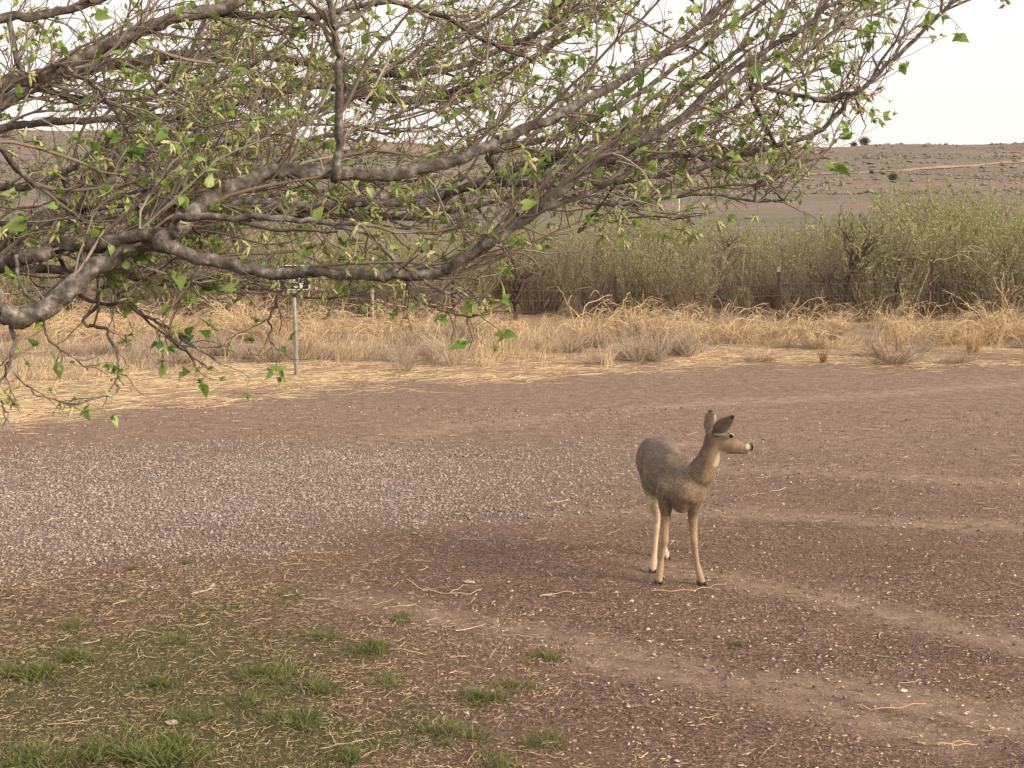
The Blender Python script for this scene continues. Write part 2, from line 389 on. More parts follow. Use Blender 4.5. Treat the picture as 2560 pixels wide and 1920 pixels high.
# leaf litter and thin turf
lb = ramp(n, l, noise(n, l, P, 34, 6, 0.75), [(0.32, lin(58, 46, 37)), (0.5, lin(104, 86, 69)), (0.68, lin(172, 148, 118))])
lb = mixc(n, l, 0.9, lb, cells(75, (.45, .45, .45), (1.9, 1.85, 1.7)), 'MULTIPLY')  # dark cells paint shadows between litter bits into the colour; others vary tone
c = mixc(n, l, mathn(n, l, 'MULTIPLY', attr(n, 'litter').outputs['Fac'], 0.8), c, lb)
tb = ramp(n, l, n_f, [(0.35, lin(40, 44, 26)), (0.65, lin(98, 98, 60))])
c = mixc(n, l, mathn(n, l, 'MULTIPLY', attr(n, 'lawn').outputs['Fac'], 0.5), c, tb)
# range land beyond the thicket
mp2 = n.new('ShaderNodeMapping'); mp2.inputs['Scale'].default_value = (0.5, 1.0, 1); l.new(P, mp2.inputs[0])
f1 = noise(n, l, mp2.outputs[0], 0.022, 5, 0.6); f2 = noise(n, l, P, 0.45, 6, 0.75)
fc = ramp(n, l, f1, [(0.34, lin(150, 122, 106)), (0.46, lin(130, 117, 106)), (0.56, lin(116, 112, 98)), (0.68, lin(134, 114, 104))])
fc = mixc(n, l, 1.0, fc, ramp(n, l, f2, [(0.3, (0.62, 0.62, 0.62)), (0.7, (1.2, 1.18, 1.15))]), 'MULTIPLY')
c = mixc(n, l, attr(n, 'far').outputs['Fac'], c, fc)
l.new(c, b.inputs['Base Color']); b.inputs['Roughness'].default_value = 0.95; b.inputs['Specular IOR Level'].default_value = 0.12
tread = mathn(n, l, 'MULTIPLY', mathn(n, l, 'SINE', mathn(n, l, 'ADD', mathn(n, l, 'MULTIPLY', attr(n, 'trackd').outputs['Fac'], 150.0), mathn(n, l, 'MULTIPLY', n_m, 9.0))), ta)
hgt = mathn(n, l, 'ADD', mathn(n, l, 'MULTIPLY', tread, 0.22), mathn(n, l, 'ADD', n_f, mathn(n, l, 'MULTIPLY', n_m, 1.2)))
bn = n.new('ShaderNodeBump'); bn.inputs['Strength'].default_value = 0.9; bn.inputs['Distance'].default_value = 0.022
l.new(hgt, bn.inputs['Height']); l.new(bn.outputs[0], b.inputs['Normal'])
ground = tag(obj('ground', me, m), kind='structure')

def scatter_xy(nn, y0, y1, margin=1.2):
    """random ground points, uniform in area, over the strip of land the window looks at"""
    y = np.sqrt(rng.random(nn) * (y1 ** 2 - y0 ** 2) + y0 ** 2)
    x = (rng.random(nn) * 2 - 1) * (0.36 * y + margin)
    return x, y
def on_ground(x, y, dz=0.0): return np.stack([x, y, terrain(x, y) + dz], -1)

# ---- dirt road over the far hill
def hill_hit(px, py):
    dx, dy = (px - 1280.0) / F, (960.0 - py) / F; d = np.array([dx, CT + dy * ST, -ST + dy * CT])
    ys = np.linspace(60, 520, 3000); t = ys / d[1]; z = H + d[2] * t; g = terrain(d[0] * t, ys)
    k = np.argmax(z < g); return np.array([d[0] * t[k], ys[k]])
rp = np.array([hill_hit(*p) for p in [(2760, 392), (2560, 404), (2360, 418), (2200, 429), (2050, 436), (1930, 440)]])
tt = np.linspace(0, len(rp) - 1, 70); rx = np.interp(tt, np.arange(len(rp)), rp[:, 0]); ry = np.interp(tt, np.arange(len(rp)), rp[:, 1])
rw = 2.2 + 0.5 * np.sin(tt * 7)
A = on_ground(rx, ry - rw, 0.10); B = on_ground(rx, ry + rw, 0.10)
V = np.stack([A, B], 1).reshape(-1, 3); i = np.arange(69) * 2
tag(obj('dirt_road', mesh_np('dirt_road', V, np.stack([i, i + 1, i + 3, i + 2], 1), None, True), MAT['track']), kind='structure')

# ------------------------------------------------------------------ the deer
def Z(zx, zy, Y): return at(1500 + zx / 3.19, 980 + zy / 3.19, Y)     # sketch pixels of the deer at distance Y
HS = 0.0065
lo = np.array([0.78, 9.9, -0.01]); hi = np.array([1.85, 11.32, 1.36])
dims = np.ceil((hi - lo) / HS).astype(int) + 1
FLD = np.full(dims, 1.0, np.float32)
def prim(a, b, ra, rb, k=0.03, flat=None, sub=False):
    """smooth union (or cut) of a tapered capsule, optionally flattened: flat = (unit normal, factor)"""
    a = np.asarray(a, float); b = np.asarray(b, float)
    r = max(ra, rb) + k + 3 * HS
    i0 = np.clip(((np.minimum(a, b) - r - lo) / HS).astype(int), 0, dims - 1); i1 = np.clip(((np.maximum(a, b) + r - lo) / HS).astype(int) + 2, 1, dims)
    g = np.meshgrid(*[lo[q] + HS * np.arange(i0[q], i1[q]) for q in range(3)], indexing='ij')
    p = np.stack(g, -1) - a; ba = b - a; s = 1.0
    if flat is not None:
        nn, f = np.asarray(flat[0], float) / np.linalg.norm(flat[0]), flat[1]
        p = p + (1 / f - 1) * (p @ nn)[..., None] * nn; ba = ba + (1 / f - 1) * (ba @ nn) * nn; s = f if f < 1 else 1.0
    t = np.clip((p @ ba) / max(ba @ ba, 1e-9), 0, 1)
    d = (np.linalg.norm(p - t[..., None] * ba, axis=-1) - (ra + (rb - ra) * t)) * (s ** 0.5)
    sl = tuple(slice(i0[q], i1[q]) for q in range(3)); o = FLD[sl]
    if sub: d = -d; h = np.maximum(k - np.abs(o - d), 0) / k; FLD[sl] = np.maximum(o, d) + h * h * k * 0.25
    else: h = np.maximum(k - np.abs(o - d), 0) / k; FLD[sl] = np.minimum(o, d) - h * h * k * 0.25
def chain(pts, k=0.03, flat=None):
    """a run of tapered capsules joined without bulges, then blended into the body"""
    A_ = np.array([p for p, r in pts]); r = max(q for p, q in pts) + k + 3 * HS
    i0 = np.clip(((A_.min(0) - r - lo) / HS).astype(int), 0, dims - 1); i1 = np.clip(((A_.max(0) + r - lo) / HS).astype(int) + 2, 1, dims)
    g = np.stack(np.meshgrid(*[lo[q] + HS * np.arange(i0[q], i1[q]) for q in range(3)], indexing='ij'), -1)
    best = None; kk = 0.006
    for (a, ra), (b, rb) in zip(pts[:-1], pts[1:]):
        a = np.asarray(a, float); p = g - a; ba = np.asarray(b, float) - a; s = 1.0
        if flat is not None:
            nn, f = np.asarray(flat[0], float) / np.linalg.norm(flat[0]), flat[1]
            p = p + (1 / f - 1) * (p @ nn)[..., None] * nn; ba = ba + (1 / f - 1) * (ba @ nn) * nn; s = f if f < 1 else 1.0
        t = np.clip((p @ ba) / max(ba @ ba, 1e-9), 0, 1); t2 = t * t * (3 - 2 * t) * .35 + t * .65
        d = (np.linalg.norm(p - t[..., None] * ba, axis=-1) - (ra + (rb - ra) * t2)) * (s ** 0.5)
        best = d if best is None else np.minimum(best, d)
    sl = tuple(slice(i0[q], i1[q]) for q in range(3)); o = FLD[sl]
    h = np.maximum(k - np.abs(o - best), 0) / k; FLD[sl] = np.minimum(o, best) - h * h * k * 0.25
v3 = lambda *a: np.array(a, float)
AX = unit(v3(0.19, -0.98, 0)); LT = v3(-AX[1], AX[0], 0)             # body axis (towards the head) and the deer's left
LT = LT if LT[0] > 0 else -LT
# trunk
chain([(v3(1.09, 10.99, .795), .105), (v3(1.098, 10.88, .80), .153), (v3(1.115, 10.72, .775), .158), (v3(1.147, 10.56, .735), .174), (v3(1.18, 10.40, .728), .156), (v3(1.20, 10.28, .71), .122)], 0.05)
for s in (-1, 1):                                                     # shoulder blades and hips
    prim(v3(1.178, 10.40, .87) + LT * s * .06, v3(1.20, 10.25, .70) + LT * s * .108, .043, .062, 0.05)
    prim(v3(1.098, 10.90, .855) + LT * s * .06, v3(1.09, 10.98, .76) + LT * s * .06, .075, .085, 0.05)
prim(v3(1.178, 10.42, .878), v3(1.12, 10.74, .905), .03, .03, 0.06)    # spine
prim(v3(.940, 10.74, .88), v3(.955, 10.73, .60), .034, .030, 0.05, None, True)   # hollow of the flank
prim(v3(1.285, 10.74, .86), v3(1.28, 10.73, .60), .034, .030, 0.05, None, True)
# chest and neck
prim(Z(690, 800, 10.20), Z(650, 885, 10.24), .098, .068, 0.05)
chain([(Z(735, 738, 10.24), .120), (Z(800, 650, 10.19), .099), (Z(862, 548, 10.15), .081), (Z(898, 445, 10.12), .070), (Z(902, 368, 10.12), .060)], 0.05, (v3(0.25, 1, 0), .82))
# head, seen in profile
HF = (v3(0.08, 1, 0), .74)
chain([(Z(930, 385, 10.10), .060), (Z(985, 392, 10.09), .066), (Z(1055, 408, 10.08), .064), (Z(1120, 428, 10.07), .048), (Z(1170, 440, 10.06), .034), (Z(1190, 441, 10.06), .029)], 0.03, HF)
prim(Z(1000, 352, 10.085), Z(1075, 375, 10.08), .035, .034, 0.02, HF)           # brow
prim(Z(1020, 455, 10.08), Z(1150, 478, 10.065), .030, .016, 0.02, HF)           # jaw
prim(Z(1150, 478, 10.065), Z(1183, 484, 10.06), .014, .012, 0.012)              # chin
prim(Z(1200, 432, 10.06), Z(1202, 450, 10.06), .018, .013, 0.010)               # nose pad
prim(Z(1130, 477, 10.02), Z(1200, 468, 10.045), .006, .005, 0.006, None, True)  # mouth line
for yy in (10.018, 10.142): prim(Z(1046, 352, yy), Z(1052, 352, yy), .020, .018, 0.012)   # orbits
# ears: cupped leaves, one spread towards us, one upright
e1n = unit(v3(0.22, -0.95, 0.2)); a, t = Z(915, 322, 10.065), Z(1076, 182, 9.985)
chain([(a, .024), (Z(955, 292, 10.05), .052), (Z(985, 266, 10.035), .053), (Z(1032, 226, 10.01), .030), (t, .003)], 0.012, (e1n, .26))
prim(Z(960, 285, 10.05) - e1n * .020, Z(1030, 226, 10.01) - e1n * .016, .030, .016, 0.008, (e1n, .45), True)
e2n = unit(v3(-0.30, -0.92, 0.2)); a, t = Z(862, 318, 10.16), Z(884, 142, 10.19)
chain([(a, .022), (Z(872, 250, 10.17), .037), (Z(882, 195, 10.18), .038), (Z(885, 165, 10.185), .026), (Z(885, 150, 10.187), .014)], 0.012, (e2n, .30))
prim(Z(874, 250, 10.17) - e2n * .020, Z(884, 180, 10.18) - e2n * .018, .026, .02, 0.008, (e2n, .45), True)
# fore legs
chain([(Z(530, 800, 10.27), .072), (Z(524, 900, 10.29), .050), (Z(524, 975, 10.30), .037), (Z(514, 1100, 10.285), .030), (Z(515, 1185, 10.275), .0285), (Z(502, 1240, 10.285), .0225), (Z(489, 1340, 10.29), .0185), (Z(480, 1405, 10.285), .0245), (Z(472, 1462, 10.268), .025), (Z(470, 1496, 10.262), .026)], 0.02)
chain([(Z(772, 790, 10.20), .070), (Z(752, 910, 10.24), .048), (Z(742, 985, 10.26), .036), (Z(744, 1100, 10.26), .028), (Z(748, 1180, 10.25), .0275), (Z(757, 1245, 10.26), .0215), (Z(770, 1350, 10.265), .0185), (Z(782, 1415, 10.265), .0240), (Z(797, 1468, 10.255), .025), (Z(808, 1500, 10.25), .026)], 0.02)
prim(Z(592, 895, 10.13), Z(582, 950, 10.17), .022, .018, 0.03, None, True)        # hollows beside the breastbone
prim(Z(716, 900, 10.12), Z(712, 950, 10.16), .016, .014, 0.03, None, True)
# hind legs: stifle forward, hock back
chain([(v3(1.055, 10.93, .76), .118), (v3(1.05, 10.78, .62), .082), (Z(432, 880, 10.70), .046), (Z(448, 960, 10.74), .036), (Z(453, 1030, 10.755), .0285), (Z(452, 1060, 10.75), .024), (Z(444, 1180, 10.69), .0185), (Z(436, 1290, 10.645), .018), (Z(430, 1340, 10.62), .0245), (Z(424, 1388, 10.59), .025), (Z(421, 1412, 10.578), .026)], 0.025)
chain([(v3(1.15, 10.95, .76), .118), (v3(1.17, 10.82, .62), .085), (Z(505, 880, 10.98), .052), (Z(497, 960, 11.06), .034), (Z(492, 1020, 11.10), .028), (Z(494, 1120, 11.06), .0185), (Z(508, 1210, 11.02), .018), (Z(516, 1252, 11.005), .0225), (Z(524, 1290, 10.98), .0225), (Z(528, 1312, 10.965), .024)], 0.025)
prim(v3(1.075, 11.10, .80), v3(1.068, 11.13, .66), .028, .02, 0.03)              # tail

def surface_nets(Fd):
    S = Fd < 0
    cnt = np.zeros(np.array(Fd.shape) - 1, np.int32); acc = np.zeros((*cnt.shape, 3), np.float32)
    off = [(i, j, k) for i in (0, 1) for j in (0, 1) for k in (0, 1)]
    n0, n1, n2 = cnt.shape
    sub = lambda o: (slice(o[0], o[0] + n0), slice(o[1], o[1] + n1), slice(o[2], o[2] + n2))
    for o in off:
        for ax in range(3):
            if o[ax]: continue
            o2 = list(o); o2[ax] = 1
            A_, B_ = Fd[sub(o)], Fd[sub(o2)]; m_ = S[sub(o)] != S[sub(o2)]
            w = np.where(m_)
            t = A_[w] / (A_[w] - B_[w]); pt = np.tile(np.array(o, np.float32), (len(t), 1)); pt[:, ax] = t
            acc[w] += pt; cnt[w] += 1
    w = np.where(cnt > 0); vid = np.full(cnt.shape, -1, np.int64); vid[w] = np.arange(len(w[0]))
    V_ = np.stack(w, 1) + acc[w] / cnt[w][:, None]
    quads = []
    for ax in range(3):
        b_, c_ = [(1, 2), (2, 0), (0, 1)][ax]
        s1 = [slice(1, -1)] * 3; s1[ax] = slice(0, -1); s2 = list(s1); s2[ax] = slice(1, None)
        a0, a1 = S[tuple(s1)], S[tuple(s2)]; e = np.stack(np.where(a0 != a1), 1)
        if not len(e): continue
        flip = a0[tuple(e.T)]; base_ = e + 1; base_[:, ax] -= 1
        def vv(db, dc):
            q = base_.copy(); q[:, b_] -= db; q[:, c_] -= dc; return vid[tuple(q.T)]
        q = np.stack([vv(1, 1), vv(0, 1), vv(0, 0), vv(1, 0)], 1); q[~flip] = q[~flip][:, ::-1]; quads.append(q)
    return V_, np.concatenate(quads)
DV, DQ = surface_nets(FLD)
DV = DV * HS + lo
DV[:, 2] = np.maximum(DV[:, 2], terrain(DV[:, 0], DV[:, 1]) + 0.004)

def near(p, r, r2=None): return sstep(r, r * 0.45 if r2 is None else r2, np.linalg.norm(DV - np.asarray(p), axis=1))
def seg(a, b, r, soft=0.5):
    a = np.asarray(a); ba = np.asarray(b) - a; p = DV - a; t = np.clip((p @ ba) / (ba @ ba), 0, 1)
    return sstep(r, r * soft, np.linalg.norm(p - t[:, None] * ba, axis=1))
nz3 = fbm(DV[:, 0] * 22 + DV[:, 1] * 9, DV[:, 2] * 22, 61, 3)
nz4 = fbm(DV[:, 0] * 75 + DV[:, 1] * 40, DV[:, 2] * 60, 67, 2)
coat = np.tile(np.array(lin(128, 112, 96)), (len(DV), 1)) * ((0.78 + 0.42 * nz3) * (0.72 + 0.56 * nz4))[:, None]
def blend(mask, c):
    global coat
    coat = coat * (1 - mask[:, None]) + np.array(c) * mask[:, None]
zz = DV[:, 2]
tan = lin(168, 144, 114); cream = lin(212, 195, 162); white = lin(238, 230, 214); dark = lin(84, 72, 62)
blend(0.55 * sstep(0.80, 0.95, zz) * sstep(10.25, 10.4, DV[:, 1]), lin(112, 100, 92))                   # greyer back
blend(0.8 * sstep(0.60, 0.40, zz), tan)                                                                # legs
blend(0.28 * seg(Z(690, 800, 10.1), Z(760, 920, 10.15), .16), tan)                                    # chest front
blend(0.6 * seg(Z(890, 700, 10.05), Z(955, 520, 10.05), .10), lin(178, 152, 118))                     # front of the neck
blend(0.45 * seg(Z(978, 508, 10.07), Z(948, 590, 10.07), .05), white)                                 # throat patch
blend(0.75 * seg(Z(770, 540, 10.2), Z(850, 370, 10.12), .075), lin(96, 82, 70))                          # nape
blend(0.75 * sstep(10.5, 10.62, DV[:, 1]) * sstep(0.60, 0.52, zz) * sstep(0.24, 0.36, zz), cream)       # inside of hind legs, belly
blend(0.5 * sstep(10.5, 10.6, DV[:, 1]) * sstep(0.30, 0.22, zz), cream)
blend(0.9 * near(v3(1.01, 10.84, .34), .03, .01), dark)                                                  # hock gland
blend(0.7 * sstep(10.95, 11.1, DV[:, 1]) * sstep(.62, .72, zz), cream)
# face
blend(0.7 * seg(Z(960, 420, 10.05), Z(1110, 440, 10.03), .06), lin(160, 138, 110))
blend(0.75 * seg(Z(1010, 325, 10.08), Z(1190, 402, 10.06), .034), lin(100, 86, 74))                       # bridge
blend(0.7 * near(Z(1046, 349, 10.02), .034, .020), white)
blend(0.7 * near(Z(1046, 349, 10.14), .034, .020), white)
blend(0.55 * seg(Z(1183, 415, 10.03), Z(1178, 450, 10.03), .020), white)
blend(0.8 * seg(Z(1060, 492, 10.08), Z(1185, 492, 10.06), .016), white)
blend(0.9 * seg(Z(1125, 474, 10.03), Z(1192, 470, 10.035), .009), lin(60, 46, 42))
blend(0.97 * seg(Z(1222, 424, 10.055), Z(1222, 452, 10.055), .026, .8), lin(30, 26, 25))
blend(0.5 * near(Z(1080, 365, 10.02), .03), lin(120, 104, 88))
# ears
ear_m = seg(Z(930, 300, 10.06), Z(1074, 186, 9.985), .055, .8); blend(0.85 * ear_m, lin(88, 76, 66)); blend(0.9 * near(Z(1066, 195, 9.99), .03), lin(52, 44, 40))
ear_2 = seg(Z(862, 270, 10.17), Z(886, 150, 10.19), .05, .8); blend(0.8 * ear_2, lin(118, 104, 92)); blend(0.7 * seg(Z(928, 190, 10.17), Z(920, 270, 10.17), .014), white)
blend(0.8 * near(Z(884, 146, 10.19), .022), lin(70, 60, 54))
blend(0.7 * seg(Z(920, 345, 10.04), Z(985, 345, 10.03), .022), cream)
deer = empty('deer', (1.16, 10.55, 0)); DO = v3(1.16, 10.55, 0)
tag(deer, 'grey-brown doe standing on the bare dirt drive, head turned aside', 'deer')
dm = mesh_np('deer_body', DV - DO, DQ, {'coat': coat}, True)
def coat_mat(name, rough, jitter):
    m, n, l, b = new_mat(name); c = attr(n, 'coat').outputs['Color']
    tc = n.new('ShaderNodeTexCoord'); nzz = noise(n, l, tc.outputs['Object'], 130, 4, 0.7)
    l.new(mixc(n, l, 1.0, c, ramp(n, l, nzz, [(0.3, (1 - jitter,) * 3), (0.7, (1 + jitter,) * 3)]), 'MULTIPLY'), b.inputs['Base Color'])
    b.inputs['Roughness'].default_value = rough; b.inputs['Specular IOR Level'].default_value = 0.15
    b.inputs['Sheen Weight'].default_value = 0.15; b.inputs['Sheen Roughness'].default_value = 0.4
    return m
body = obj('body', dm, coat_mat('deer_coat', 0.85, 0.15), deer)
# short lying hair
T1 = np.concatenate([DQ[:, [0, 1, 2]], DQ[:, [0, 2, 3]]]); A_, B_, C_ = DV[T1[:, 0]], DV[T1[:, 1]], DV[T1[:, 2]]
nr = np.cross(B_ - A_, C_ - A_); ar = np.linalg.norm(nr, axis=1); nr = unit(nr)
NH = 120000
pk = rng.choice(len(T1), NH, p=ar / ar.sum()); u, w = rng.random((2, NH)); fl = u + w > 1; u[fl], w[fl] = 1 - u[fl], 1 - w[fl]
hp = A_[pk] + u[:, None] * (B_ - A_)[pk] + w[:, None] * (C_ - A_)[pk]; hn = nr[pk]; hc = coat[T1[pk, 0]]
flow = np.where(hp[:, 2:3] > 0.55, np.array([[-0.45, 0.5, -0.75]]), np.array([[0, 0, -1.0]]))
headm = (hp[:, 2] > 1.09) | ((hp[:, 2] > .99) & (hp[:, 0] > 1.49)); flow[headm] = np.array([-0.7, 0.1, -0.6])
flow = flow + rng.normal(0, 0.28, (NH, 3)); tg = unit(flow - (flow * hn).sum(1, keepdims=True) * hn)
hd = np.linalg.norm(hp - Z(1040, 400, 10.08), axis=1)
Lh = (0.0045 + 0.0115 * sstep(.10, .34, hd) * sstep(.30, .60, hp[:, 2])) * rng.uniform(0.6, 1.4, NH)
keep = (np.linalg.norm(hp - Z(1048, 350, 10.02), axis=1) > 0.02) & (hp[:, 2] > 0.045) & (np.linalg.norm(hp - Z(1218, 440, 10.055), axis=1) > 0.026)
hp, hn, hc, tg, Lh = hp[keep], hn[keep], hc[keep], tg[keep], Lh[keep]; NH = len(hp)
sd_ = np.cross(hn, tg); wd = np.clip(Lh * .12, .0008, .0015)[:, None]
tip = hp + (tg * 0.97 + hn * 0.20) * Lh[:, None]
HV = np.stack([hp - sd_ * wd - hn * .001, hp + sd_ * wd - hn * .001, tip], 1).reshape(-1, 3)
hcol = np.repeat(hc * rng.gamma(5, 1 / 5, (NH, 1)).clip(.35, 2.1), 3, 0)
tag(obj('fur', mesh_np('deer_fur', HV - DO, np.arange(NH * 3).reshape(-1, 3), {'coat': hcol}), coat_mat('deer_fur', 0.8, 0.05), deer), kind='stuff')
# eyes
eye_m, n, l, b = new_mat('deer_eye'); b.inputs['Base Color'].default_value = (0.006, 0.004, 0.004, 1); b.inputs['Roughness'].default_value = 0.08
def uv_ball(r, sx=1.0, sy=1.0, sz=1.0, nu=14, nv=9):
    th = np.linspace(0, np.pi, nv); ph = np.arange(nu) * 2 * np.pi / nu
    V_ = np.array([[r * sx * math.sin(t) * math.cos(p), r * sy * math.sin(t) * math.sin(p), r * sz * math.cos(t)] for t in th for p in ph])
    q = [[i * nu + j, i * nu + (j + 1) % nu, (i + 1) * nu + (j + 1) % nu, (i + 1) * nu + j] for i in range(nv - 1) for j in range(nu)]
    return V_, np.array(q)
ev, eq = uv_ball(0.0168, 1.12, 0.8, 0.88); eme = mesh_np('eye', ev, eq, None, True)
for yy in (10.003, 10.157): obj('eye', eme, eye_m, deer, tuple(Z(1048, 351, yy) - DO))
# hooves: two toes each
hoof_m = plain('hoof', lin(52, 48, 50), 0.45, var=0.3, scale=60)
def toe():
    pr = [(-.026, 0, .017, .036), (-.005, 0, .019, .034), (.018, 0, .016, .022), (.036, 0, .006, .008)]
    V_ = []
    for x, _, hw, h in pr: V_ += [(x, -hw * .55, 0), (x, hw * .55, 0), (x - .006, hw * .42, h), (x - .006, -hw * .42, h)]
    q = [[i * 4 + j, i * 4 + (j + 1) % 4, i * 4 + 4 + (j + 1) % 4, i * 4 + 4 + j] for i in range(3) for j in range(4)] + [[3, 2, 1, 0], [12, 13, 14, 15]]
    return np.array(V_, float), np.array(q)
tv, tq = toe(); tme = mesh_np('hoof', tv, tq, None, False)
for p, yaw in ((Z(468, 1512, 10.255), -78), (Z(814, 1516, 10.245), -58), (Z(419, 1430, 10.57), -80), (Z(532, 1318, 10.96), -70)):
    for s in (-1, 1):
        a = math.radians(yaw + s * 7); o = obj('hoof', tme, hoof_m, deer)
        q = p + s * 0.016 * v3(-math.sin(a), math.cos(a), 0)
        o.location = (q[0] - DO[0], q[1] - DO[1], float(terrain(q[0], q[1])) + 0.001); o.rotation_euler = (0, 0, a); o.scale = (1.05, 1.2, .85)

# ------------------------------------------------------------------ the mulberry tree
K2 = 2560 / 2212.0
def spline(P, sub=6):
    P = np.asarray(P, float); E = np.concatenate([[2 * P[0] - P[1]], P, [2 * P[-1] - P[-2]]]); out = []
    for i in range(1, len(E) - 2):
        t = np.linspace(0, 1, sub, endpoint=False)[:, None]; a, b_, c_, d_ = E[i - 1], E[i], E[i + 1], E[i + 2]
        out.append(0.5 * (2 * b_ + (c_ - a) * t + (2 * a - 5 * b_ + 4 * c_ - d_) * t ** 2 + (3 * b_ - a - 3 * c_ + d_) * t ** 3))
    return np.concatenate(out + [P[-1:]])
TRUNK = v3(-3.75, 5.9, 0)
HUB = TRUNK + v3(0.25, 0, 2.05)
